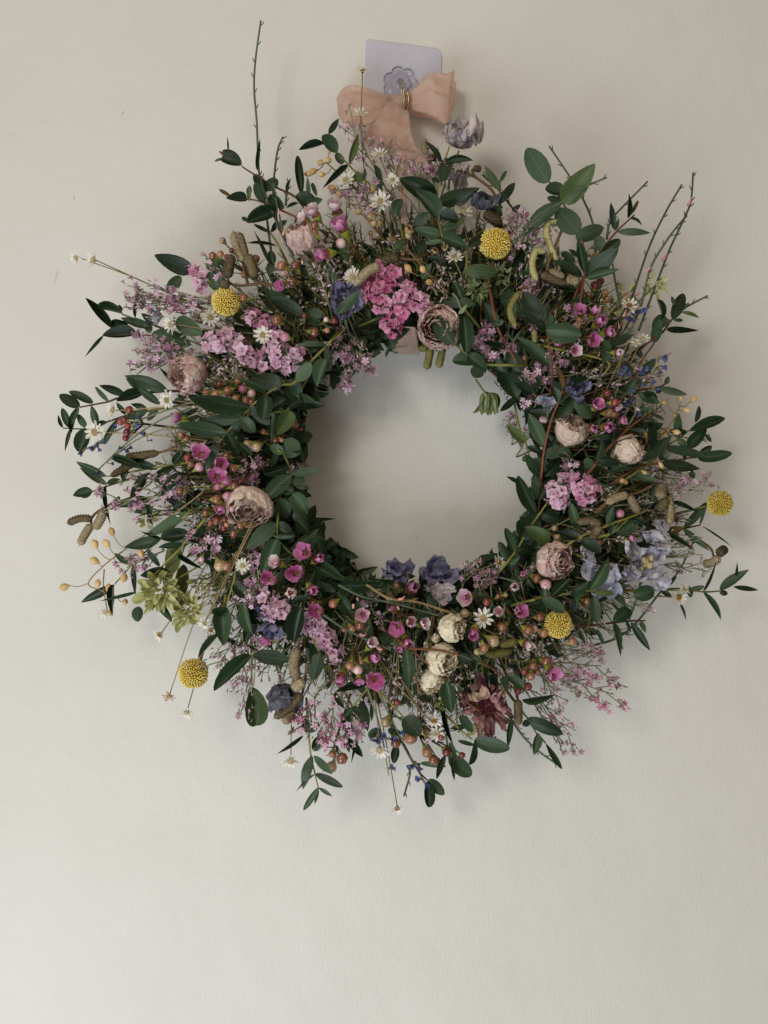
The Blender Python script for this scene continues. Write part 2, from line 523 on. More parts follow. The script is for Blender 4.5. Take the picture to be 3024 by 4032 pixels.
def rounded(corners, radii, n=6):
    out = []
    k = len(corners)
    for i in range(k):
        p = Vector(corners[i]); a = Vector(corners[i - 1]); b = Vector(corners[(i + 1) % k])
        da = (a - p).normalized() * radii[i]; db = (b - p).normalized() * radii[i]
        for j in range(n + 1):
            t = j / n
            out.append((p + da) * (1 - t) ** 2 + p * 2 * t * (1 - t) + (p + db) * t * t)
    return out


ol = rounded([(333, 83, 0), (1045, 176, 0), (1022, 838, 0), (312, 765, 0)], [34, 88, 80, 80])
ol = [tp('T', p.x, p.y) for p in ol]
mb = MB()
fr = [P(p, .0011) for p in ol]
ce = sum(fr, Vector()) / len(fr)
fi = [ce + (p - ce) * .992 + Vector((0, -.0002, 0)) for p in fr]
bk = [P(p, .0001) for p in ol]
n = len(ol)
mb.grid([bk, fr, fi], closed=True)
mb.f.append(tuple(range(2 * n, 3 * n))); mb.m.append(0)
mb2 = mb
part("adhesive_plate", mb.build("adhesive_plate", PLATE, False), hk)

rc = P(tp('T', 655, 505), .0014)
R = msize(155 * tk('T'), 0)
mb = MB()
rows = []
for (r, h) in [(1.0, 0), (1.0, .12), (.93, .20), (.78, .20), (.70, .13), (.58, .15), (.50, .26), (.30, .34), (.05, .36)]:
    row = []
    for j in range(64):
        a = 2 * math.pi * j / 64
        sc = 1 + (.24 * abs(math.cos(3.5 * a)) ** .6 - .17) * (.3 if r < .45 else 1)
        row.append(rc + Vector((r * R * sc * math.cos(a), -h * R, r * R * sc * math.sin(a))))
    rows.append(row)
rows.append([rc + Vector((.02 * R * math.cos(2 * math.pi * j / 64), 0, .02 * R * math.sin(2 * math.pi * j / 64))) for j in range(64)])
rows.append(rows[0])
mb.grid(rows, closed=True)
part("rosette", mb.build("rosette", CLEAR), hk)
T_ = lambda x, y, h: P(tp('T', x, y), h)
mb = MB()
path = [T_(650, 500, .006), T_(662, 540, .009), T_(664, 640, .009), T_(668, 720, .010), T_(684, 756, .016), T_(690, 720, .0235),
        T_(694, 640, .0255), T_(704, 590, .026), T_(718, 574, .026), T_(731, 590, .026), T_(734, 650, .0255), T_(730, 725, .0235),
        T_(715, 756, .016), T_(696, 720, .010), T_(684, 640, .009), T_(686, 540, .009), T_(700, 500, .006)]
mb.tube(catmull(path, 6), .0008, n=8)
part("wire_hook", mb.build("wire_hook", STEEL), hk)
mb = MB()
path = [T_(690, 735, .027), T_(690, 660, .0285), T_(700, 600, .029), T_(714, 584, .029), T_(729, 600, .029), T_(732, 660, .0285), T_(724, 740, .0265)]
mb.tube(catmull(path, 6), .0011, n=8)
part("hook_tip", mb.build("hook_tip", TIP_REFL), hk)

# ------------------------------------------------------------------ ribbon bow
def ribbon_material():
    m = bpy.data.materials.new("silk_ribbon")
    m.use_nodes = True
    N, L = m.node_tree.nodes, m.node_tree.links
    b = N["Principled BSDF"]
    geo = N.new('ShaderNodeNewGeometry')
    no = N.new('ShaderNodeTexNoise'); no.inputs['Scale'].default_value = 1; no.inputs['Detail'].default_value = 7
    mpr = N.new('ShaderNodeMapping'); mpr.inputs['Scale'].default_value = (60, 60, 170)
    mpr.inputs['Rotation'].default_value = (0, .35, 0)
    L.new(geo.outputs['Position'], mpr.inputs['Vector']); L.new(mpr.outputs[0], no.inputs['Vector'])
    cr = N.new('ShaderNodeValToRGB'); L.new(no.outputs['Fac'], cr.inputs[0])
    cr.color_ramp.elements[0].position = .3; cr.color_ramp.elements[0].color = (.88, .635, .53, 1)
    cr.color_ramp.elements[1].position = .72; cr.color_ramp.elements[1].color = (.95, .78, .69, 1)
    L.new(cr.outputs[0], b.inputs['Base Color'])
    b.inputs['Roughness'].default_value = .6
    b.inputs['Sheen Weight'].default_value = .25
    b.inputs['Specular IOR Level'].default_value = .2
    n2 = N.new('ShaderNodeTexNoise'); n2.inputs['Scale'].default_value = 1400; n2.inputs['Detail'].default_value = 2
    L.new(geo.outputs['Position'], n2.inputs['Vector'])
    bp = N.new('ShaderNodeBump'); bp.inputs['Strength'].default_value = .6; bp.inputs['Distance'].default_value = .0020
    ad = N.new('ShaderNodeMath'); ad.operation = 'MULTIPLY_ADD'; ad.inputs[1].default_value = 3.0
    L.new(no.outputs['Fac'], ad.inputs[0]); L.new(n2.outputs['Fac'], ad.inputs[2])
    L.new(ad.outputs[0], bp.inputs['Height']); L.new(bp.outputs[0], b.inputs['Normal'])
    tr = N.new('ShaderNodeBsdfTranslucent'); L.new(cr.outputs[0], tr.inputs['Color'])
    ms = N.new('ShaderNodeMixShader'); ms.inputs[0].default_value = .55
    L.new(b.outputs[0], ms.inputs[1]); L.new(tr.outputs[0], ms.inputs[2]); tp_ = N.new('ShaderNodeBsdfTransparent')
    m2 = N.new('ShaderNodeMixShader'); m2.inputs[0].default_value = .36
    L.new(ms.outputs[0], m2.inputs[1]); L.new(tp_.outputs[0], m2.inputs[2])
    L.new(m2.outputs[0], N['Material Output'].inputs[0])
    return m


RIB = ribbon_material()
bow = thing("ribbon_bow", "loose peach silk ribbon bow tied over the clear wall hook", "bow", P(tp('T', 650, 680), .012))


def ribbon(name, secs, tile='T', seed=0, crumple=1.0, nu=20):
    A = catmull([P(tp(tile, s[0], s[1]), s[2]) for s in secs], 11)
    B = catmull([P(tp(tile, s[3], s[4]), s[5]) for s in secs], 11)
    rows = []
    tot = len(A)
    for i, (a, b) in enumerate(zip(A, B)):
        row = []
        w = (b - a).length
        for j in range(nu + 1):
            t = j / nu
            p = a.lerp(b, t)
            d = .0030 * nz(p.x * 45 + seed, p.z * 45, i * 0.025) + .0016 * nz(t * 6 + seed * 3, i * 0.064, 5) \
                + .0008 * nz(t * 11 + seed, i * 0.032, 9) + .0008 * abs(nz(t * 5 + seed * 2, i * 0.057, 13)) + .0004 * nz(p.x * 260, p.z * 260, seed) + .0028 * math.sin(math.pi * t) * min(1, w / .03)
            if name == 'loop':       # gathers where the knot pinches the silk
                d += .0016 * max(0, 1 - i / (tot * .45)) ** 1.5 * math.sin(6.283 * 3.3 * t + seed * 2)
            p = p + Vector((0, -d * crumple, 0))
            if j in (0, nu):      # frayed raw edge
                p += Vector((nz(i * .5, seed, j) * .0007 + nz(i * 2.7, seed, j) * .0006, 0, nz(i * .5, seed + 7, j) * .0007 + nz(i * 2.7, seed + 5, j) * .0006))
            row.append(p)
        rows.append(row)
    mb = MB()
    mb.grid(rows)
    o = part(name, mb.build(name, RIB), bow)
    thr = MB()          # loose threads along the two raw edges
    for j in (0, nu):
        for i in range(2, len(rows) - 2):
            if random.random() < .55:
                a_ = rows[i][j]
                o_ = (rows[i][j] - rows[i][1 if j == 0 else nu - 1]).normalized()
                d_ = (o_ + Vector((random.gauss(0, .6), random.gauss(0, .4), random.gauss(0, .6)))).normalized() * random.uniform(.0008, .0026)
                thr.tube([a_, a_ + d_ * .6, a_ + d_], .00010, .00006, 3)
    if thr.v:
        part('frayed_edge', thr.build('frayed_edge', RIB), bow, kind='stuff')
    s = o.modifiers.new("thickness", 'SOLIDIFY'); s.thickness = .00012
    return o


ribbon("loop", [(590, 625, .016, 600, 695, .016), (500, 592, .022, 505, 765, .024), (400, 556, .028, 390, 868, .03),
                (285, 524, .034, 250, 885, .036), (185, 510, .034, 150, 880, .036), (112, 545, .028, 108, 850, .03),
                (60, 645, .020, 78, 770, .02), (90, 600, .012, 112, 850, .012), (200, 545, .007, 200, 870, .007),
                (400, 590, .006, 400, 800, .006), (590, 640, .010, 590, 690, .010)], seed=1)
ribbon("loop", [(670, 625, .016, 690, 735, .016), (775, 535, .022, 770, 748, .022), (865, 455, .028, 860, 768, .028),
                (950, 392, .034, 960, 795, .034), (1045, 406, .034, 1035, 850, .034), (1120, 394, .031, 1085, 880, .033), (1160, 386, .026, 1112, 888, .030)], seed=2)
ribbon("loop", [(690, 640, .010, 700, 770, .010), (800, 590, .007, 800, 800, .009), (940, 520, .006, 930, 822, .010), (1060, 470, .008, 1040, 846, .012), (1176, 470, .016, 1152, 720, .018)], seed=8, crumple=.7)
ribbon("tail", [(545, 655, .018, 690, 715, .018), (492, 735, .030, 735, 775, .030), (440, 820, .038, 752, 870, .038),
                (390, 890, .040, 762, 960, .039), (385, 950, .039, 782, 1040, .037), (470, 1020, .036, 806, 1095, .035),
                (590, 1088, .034, 850, 1150, .033)], seed=3)
ribbon("tail", [(594, 1080, .033, 850, 1150, .031), (612, 1150, .031, 885, 1200, .028), (618, 1230, .030, 915, 1260, .026),
                (640, 1310, .034, 935, 1310, .030)], seed=4, crumple=.6)
ribbon("tail", [(500, 720, .012, 620, 800, .012), (390, 870, .010, 610, 960, .012), (318, 985, .008, 600, 1085, .014),
                (330, 1060, .008, 560, 1110, .012)], seed=5, crumple=.5)
ribbon("hanging_loop", [(625, 700, .010, 700, 720, .010), (622, 900, .018, 705, 900, .018), (620, 1090, .026, 722, 1110, .026), (618, 1260, .036, 722, 1260, .036), (640, 1420, .050, 722, 1420, .050),
                        (655, 1560, .066, 724, 1560, .066), (660, 1800, .078, 724, 1800, .078)], seed=6, crumple=1.2)
ribbon("hanging_loop", [(690, 1340, .076, 800, 1350, .076), (650, 1440, .066, 815, 1450, .066), (610, 1540, .050, 826, 1540, .050), (590, 1600, .030, 830, 1606, .030),
                        (600, 1590, .012, 820, 1600, .012)], tile='S', seed=7, crumple=1.6)
mb = MB()
mb.ball(P(tp('T', 640, 680), .017), .0085, 14, 10, sc=(1.0, .75, .85))
for i, v in enumerate(mb.v):
    mb.v[i] = v + Vector((nz(v.x * 300, v.z * 300, 1), nz(v.x * 300, v.z * 300, 2), nz(v.x * 300, v.z * 300, 3))) * .0016
part("knot", mb.build("knot", RIB), bow)

# ------------------------------------------------------------------ wreath base and the mass of stems inside it
wb = thing("wreath_base", "round vine wreath base buried under the flowers, seen at the hole's edge", "wreath base", P((CX, CY), .03))
for k in range(16):
    mb = MB()
    a0 = random.uniform(0, 6.28)
    span = random.uniform(3.2, 5.8)
    ph = random.uniform(0, 6.28)
    pts = []
    for i in range(60):
        a = a0 + span * i / 59
        rr = 560 + 48 * math.cos(a * 3 + ph) + 16 * nz(a * 3, k)
        hh = .030 + .016 * math.sin(a * 3 + ph) + .004 * nz(a * 4, k, 3)
        pts.append(P((CX + rr * math.cos(a), CY - rr * math.sin(a)), hh))
    mb.tube(pts, .0020, .0011, 6)
    part("twig", mb.build("twig", TWIG), wb)
mb = MB()
pts = []
for i in range(60 * 14):
    a = 2 * math.pi * i / (60 * 14)
    b = 2 * math.pi * i / 16.5
    rr = 560 + (70 + 8 * nz(i * .07, 1)) * math.cos(b)
    hh = .032 + (.022 + .002 * nz(i * .07, 2)) * math.sin(b)
    pts.append(P((CX + rr * math.cos(a), CY - rr * math.sin(a)), hh))
mb.tube(pts, .00035, n=4)
part("binding_wire", mb.build("binding_wire", WIRE), wb)
# springy wire ends by the hole
mb = MB()
B_ = lambda x, y, h: P(tp('B', x, y), h)
for q in ([(1420, 290), (1480, 270), (1470, 240), (1520, 250), (1500, 290), (1560, 250), (1530, 330), (1500, 380), (1450, 400), (1350, 400), (1380, 380), (1350, 350)],
          [(1440, 330), (1500, 320), (1470, 310)], [(1560, 180), (1575, 230), (1540, 300)]):
    mb = MB()
    mb.tube(catmull([B_(x, y, .040 + .004 * (i % 3)) for i, (x, y) in enumerate(q)], 5), .00035, n=4)
    part("binding_wire", mb.build("binding_wire", WIRE), wb)
mb = MB()
Q_ = lambda x, y, h: P(tp('Q', x, y), h)
mb.tube(catmull([Q_(x, y, .045 + .004 * (i % 2)) for i, (x, y) in enumerate([(110, 830), (150, 880), (180, 860), (170, 910), (220, 900), (200, 950), (250, 940), (220, 1000), (270, 1010)])], 5), .00035, n=4)
part("binding_wire", mb.build("binding_wire", WIRE), wb)


# leaf meshes ------------------------------------------------------
def leaf_rows(shape, curl, fold, seed, nL=8, nW=4, wav=.02):
    a, b = dict(lance=(.75, .95), oval=(.55, .62), round=(.5, .45), blade=(.6, 1.1), egg=(.42, .8))[shape]
    mxw = (a / (a + b)) ** a * (b / (a + b)) ** b
    rows = []
    for i in range(nL + 1):
        t = i / nL
        t = .5 - .5 * math.cos(math.pi * t)
        w = (t ** a) * ((1 - t) ** b) / mxw * .5
        row = []
        for j in range(nW + 1):
            u = (j / nW) * 2 - 1
            x = u * w
            z = fold * abs(u) * w * 1.2 + curl * (t - .25) ** 2 - curl * .06 + wav * nz(t * 3 + seed, u * 1.5, seed * 3)
            sx = .05 * nz(t * 2, seed, 4)
            row.append(Vector((x + sx * .6 * math.sin(math.pi * t), t, z)))
        rows.append(row)
    return rows


LEAFMESH = {}


def leafmesh(shape, matl, var):
    k = (shape, matl.name, var)
    if k not in LEAFMESH:
        rnd = random.Random(hash((shape, var)) & 1023 if False else sum(map(ord, shape)) * 7 + var * 13)
        mb = MB()
        mb.grid(leaf_rows(shape, rnd.uniform(-.55, .50), rnd.uniform(-.15, .6), rnd.uniform(0, 50)))
        LEAFMESH[k] = mb.build("leaf", matl)
    return LEAFMESH[k]


def leaf_matrix(b, t, width, tilt=0.0):
    d = t - b
    L = d.length
    y = d / L
    n = Vector((0, -1, 0))
    n = (n - y * n.dot(y)).normalized()
    x = y.cross(n)
    m = Matrix((x, y, n)).transposed() @ Matrix.Rotation(tilt, 3, 'Y')
    return Matrix.Translation(b) @ m.to_4x4() @ Matrix.Diagonal((width, L, L, 1))


# dense dark undergrowth: nobody could count it
mb = MB()
rr_ = random.Random(5)
rows0 = [leaf_rows(s, c, f, i, nL=4, nW=2) for i, (s, c, f) in enumerate([('lance', .2, .3), ('oval', -.2, .2), ('lance', -.25, .4), ('oval', .25, .1)])]
for k in range(2500):
    a = rr_.uniform(0, 2 * math.pi)
    r = rr_.triangular(440, 940, 600)
    if k < 700:
        r = rr_.uniform(436, 600)
    p = (CX + r * math.cos(a), CY - r * math.sin(a))
    dep = rr_.uniform(.006, .042) if r > 520 else rr_.uniform(.000, .026)
    h = max(.006, HT(p) - dep)
    q = a + rr_.gauss(0, .75)
    Lp = rr_.uniform(60, 165)
    t = (p[0] + Lp * math.cos(q), p[1] - Lp * math.sin(q))
    if math.hypot(t[0] - CX, t[1] - CY) < 440 or math.hypot(t[0] - CX, t[1] - CY) > 1010:
        continue
    M = leaf_matrix(P(p, h), P(t, max(.004, h + rr_.uniform(-.012, .010))), Lp * rr_.uniform(.22, .5) * PX, rr_.uniform(-1.0, 1.0))
    mb.grid([[M @ v for v in row] for row in rr_.choice(rows0)], 0)
for k in range(620):
    a = rr_.uniform(0, 2 * math.pi)
    r = rr_.uniform(520, 720)
    q = a + rr_.gauss(0, .35)
    L1 = rr_.uniform(150, 380)
    p0 = (CX + r * math.cos(a), CY - r * math.sin(a))
    p1 = (p0[0] + L1 * math.cos(q), p0[1] - L1 * math.sin(q))
    if math.hypot(p1[0] - CX, p1[1] - CY) > 1010:
        continue
    h0 = max(.01, HT(p0) - rr_.uniform(.006, .035))
    h1 = max(.01, HT(p1) - rr_.uniform(.004, .025))
    pm = ((p0[0] + p1[0]) / 2 + rr_.uniform(-14, 14), (p0[1] + p1[1]) / 2 + rr_.uniform(-14, 14))
    mb.tube(catmull([P(p0, h0), P(pm, (h0 + h1) / 2 + .003), P(p1, h1)], 3), rr_.uniform(.0005, .0010), .0004, 4, rr_.choice([1, 1, 2, 3, 4]))
for k in range(330):
    a = rr_.uniform(0, 2 * math.pi)
    r = rr_.uniform(600, 860)
    q = a + rr_.gauss(0, .45)
    L1 = rr_.uniform(120, 250)
    p0 = (CX + r * math.cos(a), CY - r * math.sin(a))
    p1 = (p0[0] + L1 * math.cos(q), p0[1] - L1 * math.sin(q))
    if math.hypot(p1[0] - CX, p1[1] - CY) > 1120:
        continue
    h0 = max(.01, HT(p0) - rr_.uniform(.0, .02))
    h1 = max(.01, HT(p1) - rr_.uniform(-.006, .02))
    sp_ = catmull([P(p0, h0), P(((p0[0] + p1[0]) / 2 + rr_.uniform(-12, 12), (p0[1] + p1[1]) / 2 + rr_.uniform(-12, 12)), (h0 + h1) / 2 + .002), P(p1, h1)], 5)
    mi = rr_.choice([1, 1, 2, 4])
    mb.tube(sp_, .0005, .0003, 4, mi)
    dirv = (sp_[-1] - sp_[0]).normalized()
    for v in sp_[2:]:
        for _ in range(2):
            d = (dirv * rr_.uniform(.5, 1.1) + Vector((rr_.gauss(0, .6), rr_.gauss(-.1, .4), rr_.gauss(0, .6)))).normalized()
            e_ = v + d * rr_.uniform(.005, .011)
            mb.tube([v, v.lerp(e_, .5), e_], .00045, .0002, 3, rr_.choice([1, 1, 3]))
for k in range(210):       # wiry stems with specks of bud, lying over the leaves
    a = rr_.uniform(0, 2 * math.pi)
    r = rr_.uniform(540, 760)
    q = a + rr_.gauss(0, .40)
    L1 = rr_.uniform(180, 380)
    p0 = (CX + r * math.cos(a), CY - r * math.sin(a))
    p1 = (p0[0] + L1 * math.cos(q), p0[1] - L1 * math.sin(q))
    if math.hypot(p1[0] - CX, p1[1] - CY) > 1130:
        continue
    h0 = HT(p0) - rr_.uniform(-.004, .012)
    h1 = max(.02, HT(p1) + rr_.uniform(-.010, .008))
    sp_ = catmull([P(p0, h0), P(((p0[0] + p1[0]) / 2 + rr_.uniform(-14, 14), (p0[1] + p1[1]) / 2 + rr_.uniform(-14, 14)), (h0 + h1) / 2 + .003), P(p1, h1)], 5)
    mb.tube(sp_, .00045, .0003, 4, rr_.choice([1, 3, 5, 5, 6]))
    dirv = (sp_[-1] - sp_[-3]).normalized()
    bud_m = rr_.choice([7, 7, 8, 9])
    for v in sp_[5:]:
        for _ in range(rr_.choice([1, 2, 3])):
            d = (dirv * rr_.uniform(.2, .9) + Vector((rr_.gauss(0, .6), rr_.gauss(-.2, .4), rr_.gauss(0, .6)))).normalized()
            e_ = v + d * rr_.uniform(.003, .007)
            mb.tube([v, v.lerp(e_, .6)], .0003, .0003, 3, 9)
            mb.tube([v.lerp(e_, .55), e_], .0009, .0006, 5, rr_.choice([bud_m, bud_m, 8, 9]))
ug = bpy.data.objects.new("undergrowth", mb.build("undergrowth", [LEAF, STEMD, STEMB, STEMG, STEMR, STEMP, STEMT, LIMP, LIMW, LIMG]))
COL.objects.link(ug)
ug['kind'] = 'stuff'
ug['label'] = "dense dark mass of stems and small leaves packed inside the wreath"

# ------------------------------------------------------------------ where a thing sits, in words
LAND = [(880, 225, "the peach bow"), (488, 652, "the ten o'clock yellow ball"), (1070, 527, "the one o'clock yellow ball"),
        (1555, 1087, "the yellow ball at three o'clock"), (1206, 1348, "the five o'clock yellow ball"), (418, 1455, "the eight o'clock yellow ball"),
        (655, 515, "the upright dusky rosebud"), (412, 805, "the ten o'clock pink rose"), (540, 1090, "the nine o'clock rose"),
        (952, 703, "the twelve o'clock rose"), (1235, 930, "the beige upright rose"), (1355, 970, "the sideways mauve rose"),
        (1195, 1210, "the four o'clock rose"), (960, 1420, "the cream rosebuds"), (1050, 1515, "the big maroon flower"),
        (845, 640, "the hot pink statice"), (510, 755, "the lilac statice"), (740, 645, "the indigo flower at twelve"),
        (345, 1285, "the green bract head"), (1370, 1225, "the pale blue flower"), (1240, 1060, "the two pink statice heads"),
        (590, 1310, "the indigo and pink pair"), (700, 1385, "the slanting pink statice"), (855, 1255, "the blue petals below the hole"),
        (990, 315, "the mauve flower by the bow"), (610, 1500, "the slate blue petals"), (1225, 705, "the two broad grey leaves"),
        (705, 470, "the big wax flowers")]
HOURS = ["twelve", "one", "two", "three", "four", "five", "six", "seven", "eight", "nine", "ten", "eleven"]
SEEN = {}


def where(p, desc):
    """a label that ends by saying where on the wreath the thing sits, by things one can find"""
    x, y = p[0] / 1.8228, p[1] / 1.8228
    dx, dy = p[0] - CX, CY - p[1]
    hr = HOURS[int(round(math.degrees(math.atan2(dx, dy)) / 30)) % 12]
    r = math.hypot(dx, dy)
    cand = []
    near = sorted(LAND, key=lambda l: (l[0] - x) ** 2 + (l[1] - y) ** 2)
    for l in near[:5]:
        ax, ay = x - l[0], y - l[1]
        if abs(ax) > 2 * abs(ay):
            rel = "right of" if ax > 0 else "left of"
        elif abs(ay) > 2 * abs(ax):
            rel = "below" if ay > 0 else "above"
        else:
            rel = ("below" if ay > 0 else "above") + (" right of" if ax > 0 else " left of")
        cand.append(f"{desc} {rel} {l[2]}")
    zone = "by the hole's edge" if r < 560 else "on the ring" if r < 820 else "at the rim" if r < 1050 else "beyond the rim"
    cand.append(f"{desc}, {hr} o'clock {zone}")
    cand.append(f"{desc}, {hr} o'clock {zone}, nearest {near[0][2]}")
    cand.append(f"{desc}, {hr} o'clock {zone}, near {near[1][2]}")
    cand = [c for c in cand if len(c.split()) <= 16]
    for c in cand:
        if c not in SEEN:
            SEEN[c] = 1
            return c
    for w in ("smaller", "upper", "lower", "outer", "inner", "slimmer", "fuller", "paler", "darker"):
        c = w + " " + cand[-1]
        if c not in SEEN and len(c.split()) <= 16:
            SEEN[c] = 1
            return c
    return cand[-1]


